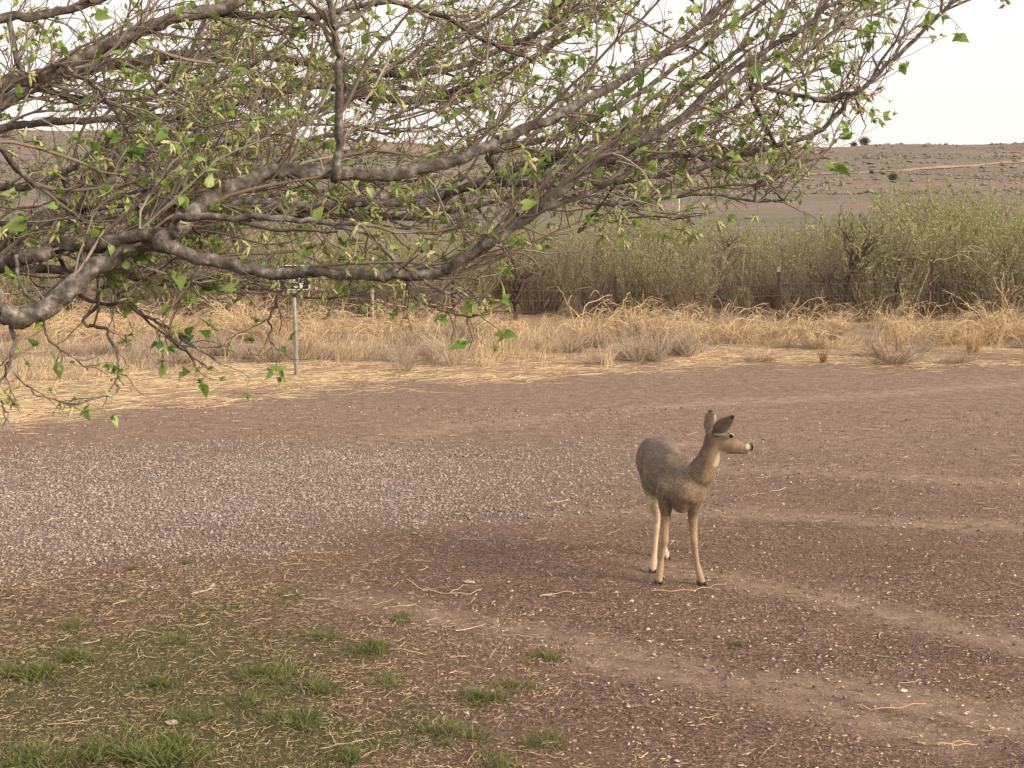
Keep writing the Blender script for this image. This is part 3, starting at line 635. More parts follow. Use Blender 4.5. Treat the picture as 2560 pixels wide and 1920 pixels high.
# each bough: sketch points (x, y), distance at start and end, thickness at start and end (sketch px), start mode
BOUGHS = [
 ([(-70, 640), (-10, 668), (60, 682), (130, 650), (200, 592), (280, 545), (350, 525), (400, 480), (460, 432), (540, 397), (620, 368), (720, 380), (830, 370), (960, 350), (1060, 325), (1180, 275), (1300, 205), (1420, 125), (1570, 10)], 4.15, 5.0, 48, 12, 'hub'),
 ([(0, 585), (100, 545), (200, 532), (300, 515), (385, 500)], 4.35, 4.28, 34, 30, 'hub'),
 ([(340, 535), (400, 562), (480, 598), (560, 613), (640, 603), (720, 600), (820, 605), (880, 614), (960, 600), (1040, 545), (1120, 490), (1200, 428), (1270, 362), (1400, 290), (1520, 200), (1640, 110), (1760, 35), (1830, -20)], 4.2, 4.05, 30, 9, 'on'),
 ([(1170, 452), (1300, 402), (1420, 332), (1540, 250), (1700, 130), (1850, 15)], 4.1, 4.6, 13, 6, 'on'),
 ([(200, 575), (300, 595), (400, 606), (470, 624), (560, 622), (640, 640)], 4.9, 5.2, 20, 7, 'on'),
 ([(400, 468), (520, 478), (640, 488), (740, 500), (820, 530), (880, 588), (940, 618), (1010, 640)], 4.25, 4.1, 17, 6, 'on'),
 ([(-60, 320), (60, 385), (170, 440), (260, 444), (340, 433), (385, 445)], 4.25, 4.6, 13, 12, 'hub'),
 ([(-20, 200), (60, 165), (130, 142), (200, 112), (280, 75), (360, 45), (450, 20), (560, -12), (700, -50)], 5.2, 5.6, 32, 22, 'hub'),
 ([(-20, 235), (150, 150), (300, 128), (420, 116), (560, 118), (700, 136), (830, 160), (980, 150), (1120, 90), (1250, 20)], 6.6, 7.0, 28, 9, 'hub'),
 ([(720, 382), (716, 300), (712, 200), (715, 120), (712, 60), (706, -10), (712, -60)], 4.45, 4.4, 20, 14, 'on'),
 ([(720, 60), (790, 15), (860, -40)], 4.4, 4.5, 13, 9, 'on'),
 ([(-60, 560), (80, 485), (170, 405), (280, 325), (380, 268), (450, 225), (560, 200), (680, 180), (800, 205), (930, 215), (1020, 196), (1130, 140), (1260, 60)], 7.2, 7.6, 42, 9, 'hub'),
 ([(280, 325), (400, 240), (450, 170), (480, 60), (520, -20)], 7.4, 7.6, 22, 12, 'on'),
 ([(500, 445), (620, 447), (740, 442), (860, 440), (960, 428), (1080, 382), (1180, 345), (1300, 352), (1400, 360), (1500, 340), (1620, 385), (1760, 340)], 5.6, 5.4, 24, 7, 'on'),
 ([(1180, 350), (1280, 310), (1400, 260), (1520, 170), (1620, 90), (1730, -10)], 5.5, 5.9, 16, 8, 'on'),
 ([(860, 442), (1000, 420), (1180, 405), (1350, 392), (1480, 372), (1600, 340), (1700, 310), (1790, 268), (1850, 205), (1900, 150), (1960, 95), (2060, 5), (2110, -40)], 5.6, 5.2, 16, 8, 'on'),
 ([(1620, 182), (1690, 180), (1760, 198), (1810, 208), (1860, 195)], 5.2, 5.25, 9, 8, 'on'),
 ([(1180, 405), (1260, 440), (1360, 450), (1450, 432), (1560, 425), (1640, 440), (1700, 428)], 5.3, 5.1, 10, 4, 'on'),
 ([(1060, 325), (1180, 300), (1330, 240), (1460, 150), (1560, 80), (1660, 0)], 5.3, 5.7, 14, 8, 'on'),
 ([(450, 20), (600, 28), (700, 35), (840, 10), (950, 40), (1040, 90), (1150, 130)], 5.5, 5.8, 18, 6, 'on'),
 ([(130, 142), (210, 200), (260, 260), (300, 330), (330, 372)], 5.0, 4.6, 8, 7, 'on'),
 ([(930, 215), (1050, 160), (1150, 80), (1230, -20)], 7.5, 7.2, 12, 7, 'on'),
 ([(800, 205), (960, 120), (1080, 30), (1130, -30)], 7.6, 7.8, 13, 8, 'on'),
 ([(1300, 352), (1420, 300), (1560, 215), (1680, 130), (1790, 40), (1840, -20)], 5.5, 6.0, 12, 7, 'on'),
 ([(280, 520), (420, 500), (560, 465), (700, 455), (860, 470), (990, 455), (1100, 430), (1220, 420)], 5.6, 6.2, 26, 7, 'on'),
 ([(-40, 60), (80, 40), (200, 10), (330, -30)], 5.6, 5.9, 20, 14, 'hub'),
 ([(-40, 300), (80, 270), (190, 262), (300, 245), (420, 262), (540, 300), (660, 300), (800, 270), (930, 220)], 6.2, 6.6, 18, 7, 'hub'),
 ([(-40, 420), (60, 400), (160, 350), (240, 280), (330, 200), (400, 120), (450, 30)], 5.9, 6.4, 16, 7, 'hub'),
 ([(60, 165), (150, 200), (260, 215), (380, 195), (500, 160), (620, 90), (700, 20)], 5.5, 6.0, 12, 6, 'on'),
 ([(200, 560), (330, 480), (470, 400), (600, 300), (720, 230), (860, 140), (980, 40)], 6.2, 6.8, 15, 7, 'on'),
 ([(-30, 480), (90, 500), (220, 470), (350, 460), (480, 430), (620, 410), (780, 400), (900, 390)], 6.0, 6.6, 14, 7, 'hub'),
 # thin limbs hanging at the low left
 ([(185, 655), (260, 662), (330, 700), (400, 728), (470, 778)], 4.5, 4.25, 9, 4, 'on'),
 ([(235, 610), (290, 650), (340, 705), (380, 745), (420, 765), (450, 800)], 4.6, 4.3, 8, 3, 'on'),
 ([(190, 690), (230, 705), (255, 745), (262, 800), (268, 840), (240, 855), (170, 868)], 4.45, 4.2, 8, 3, 'on'),
 ([(30, 690), (35, 740), (25, 800), (10, 860), (22, 905), (5, 935)], 4.3, 4.1, 11, 3, 'on'),
 ([(40, 545), (62, 620), (85, 690), (100, 745), (150, 780), (190, 800)], 4.3, 4.2, 9, 3, 'on'),
 ([(20, 800), (60, 850), (110, 868), (175, 870)], 4.15, 4.1, 4, 3, 'on'),
 ([(620, 590), (600, 640), (592, 690), (585, 740)], 4.4, 4.3, 7, 4, 'on'),
 ([(420, 500), (440, 540), (425, 590), (405, 625)], 4.4, 4.3, 8, 4, 'on'),
 ([(880, 588), (900, 640), (960, 665), (1040, 680)], 4.35, 4.25, 7, 4, 'on'),
 ([(1270, 500), (1300, 470), (1390, 455), (1470, 470), (1500, 485)], 4.4, 4.3, 4, 3, 'free'),
 ([(1640, 385), (1680, 400), (1700, 432), (1650, 430)], 5.1, 5.0, 5, 3, 'on'),
]
tree = empty('mulberry_tree', tuple(TRUNK)); TO = TRUNK.copy()
tag(tree, 'budding mulberry tree with grey boughs, young leaves and pale catkins', 'tree')
CL = []                                                          # all bough centre lines with radii
for pts, d0, d1, t0, t1, mode in BOUGHS:
    n_ = len(pts); s_ = np.concatenate([[0], np.cumsum(np.hypot(*np.diff(np.array(pts, float), axis=0).T))]); s_ = s_ / s_[-1]
    P3 = np.array([at(x * K2, y * K2, d0 + (d1 - d0) * s) for (x, y), s in zip(pts, s_)])
    rr = np.array([(t0 + (t1 - t0) * s) * K2 * 0.5 * (d0 + (d1 - d0) * s) / F for s in s_])
    if mode == 'hub':
        mid = HUB * .45 + P3[0] * .55 + v3(0, 0, 0.10); P3 = np.concatenate([[HUB, mid], P3]); rr = np.concatenate([[rr[0] * 1.5, rr[0] * 1.15], rr])
    elif CL and mode in ('on', 'free'):
        allp = np.concatenate([c[0] for c in CL]); dd = np.linalg.norm(allp - P3[0], axis=1); q = allp[np.argmin(dd)]
        if dd.min() > 0.02: P3 = np.concatenate([[q], P3]); rr = np.concatenate([[rr[0] * 1.05], rr])
    C3 = spline(P3, 7); R3 = np.interp(np.linspace(0, 1, len(C3)), np.linspace(0, 1, len(rr)), rr)
    nn = np.cumsum(rng.normal(0, 1, C3.shape), 0); nn -= np.linspace(0, 1, len(nn))[:, None] * nn[-1]
    C3 = C3 + nn * 0.0036 * np.minimum(1, np.arange(len(C3)) / 6)[:, None]
    R3 = R3 * (1 + 0.06 * np.sin(np.arange(len(R3)) * 1.7 + rng.random() * 6) * (rng.random(len(R3)) > .35))
    CL.append((C3, R3))
    S_ = 12 if rr.max() > .02 else 8
    V_, Q_ = tubes(C3[None], R3[None], S_)
    V_ = V_ + rng.normal(0, 1, V_.shape) * np.repeat(R3, S_)[:, None] * 0.05
    cap = np.array([[len(V_) - S_ + k for k in range(S_)]])
    me = mesh_np('branch', V_ - TO, [Q_, cap], {'rnd': np.full(len(V_), rng.random())}, True)
    obj('branch', me, MAT['bark'], tree)
# trunk, just left of the view
TP = np.array([TRUNK + v3(0, 0, -0.1), TRUNK + v3(.02, 0, .15), TRUNK + v3(.06, .02, .7), TRUNK + v3(.14, .0, 1.4), HUB, HUB + v3(-.15, .1, .7), HUB + v3(-.4, .2, 1.6), HUB + v3(-.5, .2, 2.6)])
C3 = spline(TP, 6); R3 = np.interp(np.linspace(0, 1, len(C3)), np.linspace(0, 1, 8), [.34, .25, .2, .19, .19, .12, .08, .03])
V_, Q_ = tubes(C3[None], R3[None], 14); V_ += rng.normal(0, .006, V_.shape)
obj('trunk', mesh_np('trunk', V_ - TO, Q_, {'rnd': np.full(len(V_), .4)}, True), MAT['bark'], tree)

# twigs, generation by generation
LOW_X = [-600, 0, 300, 600, 800, 1000, 1300, 1380, 1480, 1620, 1760, 1900, 2000, 2060, 2160, 2260, 2400, 2500, 2700]
LOW_Y = [740, 745, 725, 735, 785, 800, 790, 690, 610, 580, 545, 520, 500, 430, 340, 250, 120, 30, -60]
def inside(P, slack=0):
    px, py = to_px(P); return (py < np.interp(px, LOW_X, LOW_Y) + slack) & (P[:, 1] > 3.5)
LEAD = [(np.stack(to_px(CL[i][0]), 1), CL[i][0][:, 1], CL[i][1]) for i in (0, 1, 2)]
def hides_bough(P_):
    """twigs that would run along right in front of the leading boughs are left out: the boughs there are bare"""
    bad = np.zeros(len(P_), bool)
    for k in range(1, P_.shape[1]):
        px, py = to_px(P_[:, k]); q = np.stack([px, py], 1)
        for line, yy, rr_ in LEAD:
            d = np.linalg.norm(q[:, None] - line[None], axis=2); j = d.argmin(1); bad |= (d[np.arange(len(q)), j] < 10 + rr_[j] * F / yy[j]) & (P_[:, k, 1] < yy[j] - .05)
    return bad
lens = np.array([np.linalg.norm(np.diff(c[0], axis=0), axis=1).sum() for c in CL])
def spawn(src, N, spread, up, Lr, Kp, rs, wander, pull, bend, slack=0, along=0.75, wts=None, tmin=0.12, lead=True):
    """children of the given centre lines: list of (C, R)"""
    w = np.array([np.linalg.norm(np.diff(c[0], axis=0), axis=1).sum() for c in src]) if wts is None else wts
    k = rng.choice(len(src), N, p=w / w.sum()); t = tmin + (1 - tmin) * rng.random(N)
    P0 = np.zeros((N, 3)); D = np.zeros((N, 3)); R0 = np.zeros(N)
    for i in range(N):
        C_, R_ = src[k[i]]; j = t[i] * (len(C_) - 1); j0 = min(int(j), len(C_) - 2); f_ = j - j0
        P0[i] = C_[j0] * (1 - f_) + C_[j0 + 1] * f_; D[i] = C_[j0 + 1] - C_[j0]; R0[i] = R_[j0]
    D = unit(D) * along + rng.normal(0, spread, (N, 3)) + np.array(up)
    L = rng.uniform(*Lr, N); P_ = grow(P0, D, L, Kp, wander, pull, bend)
    r0 = np.minimum(rng.uniform(*rs, N), R0 * 0.75); R_ = r0[:, None] * np.linspace(1, 0.45, Kp)[None]
    ok = inside(P_[:, -1], slack) & inside(P_[:, Kp // 2], slack + 10)
    if lead: ok &= ~hides_bough(P_)
    return [(P_[i], R_[i]) for i in np.where(ok)[0]]
vis = []
for c, r in CL:                                                   # weight by the length that is in view
    px, py = to_px(c); s_ = np.linalg.norm(np.diff(c, axis=0), axis=1); v_ = (px[1:] > -250) & (px[1:] < 2700) & (py[1:] > -350)
    vis.append((s_ * v_).sum() + 1e-4)
vis = np.array(vis)
n_hang = 12
g2 = spawn(CL, 640, .42, (.12, .34, .16), (.2, .75), 10, (.0035, .0080), .16, (.2, .1, .35), .10, wts=vis)
g2 += spawn(CL[:-n_hang], 120, .40, (.05, .22, -.25), (.12, .4), 9, (.003, .006), .24, (0, 0, -1), .06, wts=vis[:-n_hang])
g3 = spawn(g2, 2900, .55, (.08, .10, .14), (.08, .32), 7, (.0018, .0036), .21, (0, 0, .4), .10)
g3 += spawn(CL, 700, .55, (.05, .25, .10), (.08, .26), 7, (.0018, .0036), .21, (0, 0, .4), .08, wts=vis)
NHG = len(g3)
g3 += spawn(CL[-n_hang:], 150, .5, (.05, 0, -.12), (.05, .17), 6, (.0016, .003), .24, (0, 0, -.4), .1, slack=340, tmin=.2)
g4 = spawn(g3, 5600, .60, (.04, 0, .10), (.03, .13), 4, (.0014, .0024), .2, (0, 0, .5), .1, slack=20)
g4 += spawn(g2, 900, .60, (.04, 0, .10), (.03, .13), 4, (.0014, .0024), .2, (0, 0, .5), .1, slack=20)
g4 += spawn(g3[NHG:], 190, .6, (0, 0, 0), (.02, .06), 4, (.0012, .0018), .2, (0, 0, -.2), .1, slack=340)
tw = Soup()
stub = spawn(CL[:-n_hang], 90, .6, (0, 0, .1), (.02, .07), 3, (.005, .011), .1, (0, 0, .3), .1, wts=vis[:-n_hang], along=.3, lead=False)
P_ = np.array([c for c, r in stub]); R_ = np.array([r for c, r in stub]) * np.array([[1.1, 1.15, 1.5]]); V_, Q_ = tubes(P_, R_, 6); tw.add(V_, None, Q_, rnd_of(len(P_), 18))
for g, S_ in ((g2, 5), (g3, 4), (g4, 3)):
    P_ = np.array([c for c, r in g if len(c) == len(g[0][0])]); 
    byk = {}
    for c, r in g: byk.setdefault(len(c), []).append((c, r))
    for kk, L_ in byk.items():
        P_ = np.array([c for c, r in L_]); R_ = np.array([r for c, r in L_]); V_, Q_ = tubes(P_, R_, S_)
        tw.add(V_, None, Q_, rnd_of(len(P_), kk * S_))
tag(obj('twigs', tw.mesh('twigs', True, TO), MAT['twig'], tree), kind='stuff')

# leaf: pointed, toothed, folded along the midrib and drooping
def leaf_template():
    xs = [0, .12, .32, .55, .78, 1.0]; hw = [0, .24, .34, .27, .13, 0]; dz = [0, -.01, -.03, -.08, -.16, -.28]
    V_ = []; 
    for i, (x, w_, d_) in enumerate(zip(xs, hw, dz)):
        V_ += [(x, -w_, d_ + w_ * .35), (x, 0, d_), (x, w_, d_ + w_ * .35)]
    T_ = []
    for i in range(5):
        for j in range(2):
            a_ = i * 3 + j; T_ += [(a_, a_ + 3, a_ + 4), (a_, a_ + 4, a_ + 1)]
    T_ = [t_ for t_ in T_ if len({tuple(np.round(V_[q], 6)) for q in t_}) == 3]
    return np.array(V_, float), np.array(T_)
def catkin_template(nr=6, S_=5):
    V_ = []; rr_ = np.random.default_rng(3)
    for i in range(nr):
        x = i / (nr - 1); r = .145 * (math.sin(math.pi * min(.97, .08 + x * .9)) ** .5) * (1.12 if i % 2 else .86)
        for j in range(S_):
            a_ = 2 * math.pi * (j + .5 * (i % 2)) / S_; q = r * rr_.uniform(.8, 1.2); V_.append((x, q * math.cos(a_), q * math.sin(a_) - .10 * x * x))
    Q_ = [[i * S_ + j, i * S_ + (j + 1) % S_, (i + 1) * S_ + (j + 1) % S_, (i + 1) * S_ + j] for i in range(nr - 1) for j in range(S_)]
    return np.array(V_, float), np.array(Q_)
LV, LF = leaf_template(); CV, CF = catkin_template()
tips = np.array([c[-1] for c, r in g4]); tdir = np.array([c[-1] - c[-2] for c, r in g4]); NT = len(tips)
def pieces(nper, spread, grav, size, sel):
    ii = np.repeat(np.where(sel)[0], nper); N = len(ii)
    D = unit(unit(tdir[ii]) * .5 + rng.normal(0, spread, (N, 3)) + np.array([0, 0, grav])); return tips[ii] + unit(tdir[ii]) * .0, rot_from(D, rng.normal(0, .9, N)), size(N)
u_ = rng.random(NT)
lp, lM, ls = pieces(4, .75, .15, lambda N: rng.gamma(3.2, .0072, N).clip(.008, .050), u_ < .40)
bp, bM, bs = pieces(2, .7, .0, lambda N: rng.uniform(.045, .078, N), (u_ > .30) & (u_ < .312))
yp, yM, ys_ = pieces(4, .6, .3, lambda N: rng.uniform(.010, .026, N), (u_ > .22) & (u_ < .88))
cp, cM, cs = pieces(4, .6, -.5, lambda N: rng.uniform(.016, .040, N), (u_ > .50) & (u_ < .75))
lp = np.concatenate([lp, bp]); lM = np.concatenate([lM, bM]); ls = np.concatenate([ls, bs])
def place(name, pos, M_, sc, TV, TF, mat, bulk):
    px, py = to_px(pos); show = sc / pos[:, 1] * ((px > 0) & (px < 2560) & (py > 0) & (py < 1920)); order = np.argsort(-show); big, rest = order[:300], order[300:]
    me = mesh_np(name, TV, TF, None, True)
    for i in big:
        o = obj(name, me, mat, tree); o.matrix_local = m4(M_[i], pos[i] - TO, float(sc[i]))
    V_, F_ = scatter(TV, TF, pos[rest] - TO, M_[rest], sc[rest])
    tag(obj(bulk, mesh_np(bulk, V_, F_, {'rnd': rnd_of(len(rest), len(TV))}, True), mat, tree), kind='stuff')
place('leaf', lp, lM, ls, LV, LF, MAT['leaf'], 'leaves')
place('catkin', cp, cM, cs, CV, CF, MAT['catkin'], 'catkins')
BV = np.array([(0, 0, 0), (.4, -.26, .06), (.4, .26, .06), (1, 0, -.18)], float); BF = np.array([(0, 1, 3), (0, 3, 2)])
V_, F_ = scatter(BV, BF, yp - TO, yM, ys_)
tag(obj('leaf_buds', mesh_np('leaf_buds', V_, F_, {'rnd': rnd_of(len(yp), 4)}, True), MAT['young_leaf'], tree), kind='stuff')

# ------------------------------------------------------------------ thicket behind the fence
def make_shrub(seed, h, w, nst, nlf, spiky):
    r_ = np.random.default_rng(seed); global rng
    keep_, rng = rng, r_
    a_ = r_.random(nst) * 2 * np.pi; rad = np.sqrt(r_.random(nst)) * .28 * w
    P0 = np.stack([rad * np.cos(a_), rad * np.sin(a_), np.full(nst, -.05)], 1)
    D = np.stack([np.cos(a_) * r_.uniform(.05, .75, nst), np.sin(a_) * r_.uniform(.05, .75, nst), np.ones(nst)], 1)
    Ls = h * r_.beta(3, 2, nst) * 1.2; P_ = grow(P0, D, Ls, 7, .12, (0, 0, 1), .10)
    st = Soup(); R_ = (r_.uniform(.006, .016, nst))[:, None] * np.linspace(1, .3, 7)[None]; V_, Q_ = tubes(P_, R_, 4); st.add(V_, None, Q_, rnd_of(nst, 28))
    nt = nst * 9; k = r_.integers(0, nst, nt); t = r_.uniform(.18, 1, nt) * 5.999; j = t.astype(int); f_ = (t - j)[:, None]
    B0 = P_[k, j] * (1 - f_) + P_[k, np.minimum(j + 1, 6)] * f_; Dt = unit(P_[k, np.minimum(j + 1, 6)] - P_[k, j]) * .7 + r_.normal(0, .5, (nt, 3)) + np.array([0, 0, .35])
    T_ = grow(B0, Dt, h * r_.uniform(.07, .24, nt), 4, .15, (0, 0, 1), .15); V_, Q_ = tubes(T_, r_.uniform(.0025, .005, nt)[:, None] * np.linspace(1, .5, 4)[None], 3); st.add(V_, None, Q_, rnd_of(nt, 12))
    k = r_.choice(nt, nlf, p=(lambda q: q / q.sum())((.05 + (T_[:, -1, 2] / h).clip(0, 1.2) ** 2.2))); q = r_.uniform(.1, 3, nlf); j = np.minimum(q.astype(int), 2); f_ = (q - j)[:, None]
    C_ = T_[k, j] * (1 - f_) + T_[k, j + 1] * f_ + r_.normal(0, .012, (nlf, 3)); d_ = unit(r_.normal(0, 1, (nlf, 3)) + np.array([0, 0, .5])); s_ = unit(np.cross(d_, r_.normal(0, 1, (nlf, 3))))
    L_ = r_.uniform(.018, .05, nlf)[:, None]; W_ = L_ * spiky
    V_ = np.stack([C_ - s_ * W_, C_ + s_ * W_, C_ + d_ * L_], 1).reshape(-1, 3)
    lf = Soup().add(V_, np.arange(nlf * 3).reshape(-1, 3), None, rnd_of(nlf, 3))
    rng = keep_
    return st.mesh('stems'), lf.mesh('foliage')
KINDS = [make_shrub(100 + i, 2.0, 1.1 + .2 * (i % 3), 52 + 8 * (i % 3), 5200 if i % 3 else 3200, .34) for i in range(6)]
TOPX = [-900, 0, 500, 1000, 1300, 1450, 1560, 1700, 1800, 1880, 1990, 2090, 2160, 2260, 2400, 2480, 2560, 3400]
TOPY = [565, 565, 565, 562, 558, 550, 516, 528, 538, 560, 562, 550, 536, 496, 470, 474, 508, 516]
shrub_label = {'g': 'feathery grey-green shrub in the thicket behind the wire fence', 'o': 'twiggy olive-brown shrub in the thicket behind the wire fence'}
nsh = 0
for row, Yr in enumerate((28.6, 30.2, 31.8, 33.6, 35.8, 38.4, 41.5)):
    xr = .36 * Yr + 2.0; step = 1.15 + .05 * row
    for x in np.arange(-xr, xr, step):
        y = Yr + rng.uniform(-.7, .7); x2 = x + rng.uniform(-.45, .45); px = 1280 + F * x2 / y
        hpx = np.interp(px, TOPX, TOPY) + abs(rng.normal(0, 16)) - 8 + (26 if row < 2 else 0) + (rng.random() < .2) * 24
        hgt = H - y * math.tan(PITCH - math.atan((960 - hpx) / F)); hgt = float(np.clip(hgt, .9, 3.4))
        k = int(rng.integers(0, 6)); sme, lme = KINDS[k]; col = 'g' if rng.random() < .62 else 'o'
        e_ = empty('brush_shrub', (x2, y, float(terrain(x2, y)))); e_.scale = (hgt / 2 * rng.uniform(.9, 1.25),) * 2 + (hgt / 2,); e_.rotation_euler = (0, 0, rng.random() * 6.28)
        size = 'tall' if hgt > 2.25 else 'middling' if hgt > 1.85 else 'low'
        where = 'right behind the wire fence' if row == 0 else 'in the heart of the thicket' if row < 4 else 'at the far back of the thicket'
        lab = size + {'g': ' feathery grey-green shrub ', 'o': ' twiggy olive-brown shrub '}[col] + where
        tag(e_, lab, 'shrub', lab.replace('shrub', 'shrubs'))
        obj('stems', sme, MAT['brush_stem'], e_); fo = obj('foliage', lme, None, e_)
        if not len(lme.materials): lme.materials.append(MAT['brush_leaf'])
        fo.material_slots[0].link = 'OBJECT'; fo.material_slots[0].material = MAT['brush_leaf' if col == 'g' else 'brush_leaf_olive']; nsh += 1

def bare_tree(name, base, h, lean, label, seed, mat, low=False, wide=1.0):
    global rng
    keep_, rng = rng, np.random.default_rng(seed)
    e_ = empty(name, tuple(base)); tag(e_, label, 'tree')
    P_ = grow(np.array([[0, 0, -.05]]), np.array([lean]), np.array([h]), 10, .14, (0, 0, 1), .06); R_ = np.linspace(.055, .014, 10)[None]
    V_, Q_ = tubes(P_, R_, 7); obj('trunk', mesh_np('trunk', V_, Q_, {'rnd': np.zeros(len(V_))}, True), mat, e_)
    src = [(P_[0], R_[0])]; so = Soup()
    for N, Lr, rs, sp, Kp in ((11, (.55, 1.1), (.016, .026), .75, 9), (40, (.25, .6), (.008, .013), .6, 7), (110, (.12, .35), (.004, .007), .6, 5)):
        w_ = np.array([np.linalg.norm(np.diff(c, axis=0), axis=1).sum() for c, r in src]); k = rng.choice(len(src), N, p=w_ / w_.sum()); new = []
        for i in k:
            C_, _r = src[i]; j = int(rng.integers(max(1, len(C_) // 4), len(C_) - 1)); D = unit(C_[j + 1 if j + 1 < len(C_) else j] - C_[j - 1]) * .6 + rng.normal(0, sp, 3) * np.array([wide, wide, .7]) + v3(0, 0, .25)
            q = grow(C_[j][None], D[None], np.array([rng.uniform(*Lr) * h / 1.8]), Kp, .2, (0, 0, 1), .08); rr_ = rng.uniform(*rs) * np.linspace(1, .4, Kp); new.append((q[0], rr_)); V_, Q_ = tubes(q, rr_[None], 5); so.add(V_, None, Q_)
        src = new
    obj('crown', so.mesh('crown', True), mat, e_); rng = keep_; return e_
bx, by = (at(2110, 720, 27.5))[:2]
bare_tree('bare_tree', (bx, by, 0), 1.72, (.12, 0, 1), 'leafless dark tree with forked bare limbs standing out of the thicket', 12, MAT['dark_wood'])
bx, by = (at(1290, 740, 28.0))[:2]
bare_tree('dark_tree', (bx, by, 0), 1.45, (.02, 0, 1), 'small dark leafless tree beside the fence under the mulberry boughs', 5, MAT['dark_wood'])
bx, by = (at(1800, 700, 29.5))[:2]
bare_tree('twiggy_tree', (bx, by, 0), 1.75, (-.1, 0, 1), 'slim bare twiggy tree rising among the grey-green shrubs', 33, MAT['brush_stem'])

# ---- fallen bleached limb behind the fence
def tube_obj(name, pts, r0, r1, mat, parent, S_=6):
    C_ = spline(np.array(pts, float), 5); V_, Q_ = tubes(C_[None], np.linspace(r0, r1, len(C_))[None], S_)
    return obj(name, mesh_np(name, V_, Q_, {'rnd': np.full(len(V_), .5)}, True), mat, parent)
o_ = at(2335, 655, 27.4)
fl = empty('fallen_limb', (o_[0], o_[1], 0)); tag(fl, 'bleached bare limb lodged in the shrubs behind the rusty fence post', 'branch')
W = lambda x, y, d=27.4: at(x, y, d) - v3(o_[0], o_[1], 0)
tube_obj('limb', [W(2275, 800), W(2300, 730), W(2335, 655), W(2365, 648), W(2400, 636), W(2425, 646), W(2452, 672), W(2478, 690)], .010, .004, MAT['dead_wood'], fl)
tube_obj('limb', [W(2395, 637), W(2402, 655), W(2432, 645)], .006, .003, MAT['dead_wood'], fl)
tube_obj('limb', [W(2425, 646), W(2395, 630), W(2440, 629), W(2475, 634), W(2488, 642)], .006, .003, MAT['dead_wood'], fl)
tube_obj('limb', [W(2440, 629), W(2420, 615), W(2446, 618), W(2470, 632)], .007, .003, MAT['dead_wood'], fl)

# ---- wire fence
fence = empty('wire_fence', (0, 27, 0)); tag(fence, 'low wire fence on thin rusty steel posts in front of the thicket', 'fence')
posts = [-520, -110, 300, 720, 1132, 1538, 1947, 2330, 2740, 3150]; ptops = [662, 668, 664, 676, 682, 690, 668, 655, 660, 660]; fx = []
for px, pt in zip(posts, ptops):
    p = at(px, pt, 27.0); fx.append(p); so = Soup(); hh = p[2]; t_ = .013
    for (x0, x1, y0, y1) in ((-.03, .03, -.006, 0), (-.006, .006, 0, .034)):
        V_ = np.array([(x, y, z) for z in (-.3, hh) for x, y in ((x0, y0), (x1, y0), (x1, y1), (x0, y1))]); so.add(V_, None, [[0, 1, 5, 4], [1, 2, 6, 5], [2, 3, 7, 6], [3, 0, 4, 7], [4, 5, 6, 7]])
    po = obj('post', so.mesh('post'), MAT['rust'], fence, (p[0], 0, 0))
    if px == 1947:
        so = Soup(); V_ = np.array([(x, y, z) for z in (hh - .085, hh + .006) for x, y in ((-.0315, -.009), (.0315, -.009), (.0315, .037), (-.0315, .037))]); so.add(V_, None, [[0, 1, 5, 4], [1, 2, 6, 5], [2, 3, 7, 6], [3, 0, 4, 7], [4, 5, 6, 7]])
        obj('cap', so.mesh('cap'), MAT['galv'], po)
for zf in (.30, .52, .72, .92):
    P_ = []
    for a_, b_ in zip(fx[:-1], fx[1:]):
        for t in np.linspace(0, 1, 6, endpoint=False): P_.append((a_[0] * (1 - t) + b_[0] * t, -.012, (a_[2] * (1 - t) + b_[2] * t) * zf - .03 * math.sin(math.pi * t)))
    P_.append((fx[-1][0], -.012, fx[-1][2] * zf)); P_ = np.array(P_)
    V_, Q_ = tubes(P_[None], np.full((1, len(P_)), .0032), 4); obj('wire', mesh_np('wire', V_, Q_, None, True), MAT['wire'], fence)
# pale stakes standing in the thicket
for (px, y0, y1, Y, r, lab) in ((1229, 566, 700, 33, .022, 'thin pale stake leaning among the shrubs below a grey bough'), (930, 640, 742, 27.6, .02, 'pale weathered stake at the fence beside the sign'), (1391, 562, 650, 40, .016, 'slim pale rod standing deep in the green thicket'), (1697, 486, 560, 70, .05, 'slender pale utility post on the open range beyond the thicket')):
    p = at(px, y0, Y); V_, Q_ = tubes(np.array([[(0, 0, -.1), (.004, 0, p[2] * .5), (.012, 0, p[2])]]), np.array([[r, r, r * .8]]), 8)
    tag(obj('stake', mesh_np('stake', V_, [Q_, np.array([[16, 17, 18, 19, 20, 21, 22, 23]])], None, True), MAT['dead_wood'], None, (p[0], p[1], float(terrain(p[0], p[1])))), lab, 'post')

# ---- road sign half hidden by the bough
g_ = ground_at(741, 942); s0 = at(696, 664, g_[1]); s1 = at(775, 726, g_[1]); cx = g_[0] + .0
sign = empty('road_sign', (g_[0], g_[1], float(terrain(*g_)))); tag(sign, 'small black and white sign on a grey steel pole in dry grass', 'sign')
V_, Q_ = tubes(np.array([[(0, 0, -.3), (0, 0, .6), (-.02, 0, s0[2] - .02)]]), np.full((1, 3), .03), 12)
obj('pole', mesh_np('pole', V_, [Q_, np.array([list(range(24, 36))])], None, True), MAT['galv'], sign)
def slab(x0, x1, z0, z1, y0, y1, poly=None):
    poly = poly or [(x0, z0), (x1, z0), (x1, z1), (x0, z1)]; k = len(poly)
    V_ = np.array([(x, y0, z) for x, z in poly] + [(x, y1, z) for x, z in poly]); T_ = [[i, i + k, (i + 1) % k + k, (i + 1) % k] for i in range(k)]
    return V_, [np.array([list(range(k)), list(range(2 * k - 1, k - 1, -1))]), np.array(T_)]
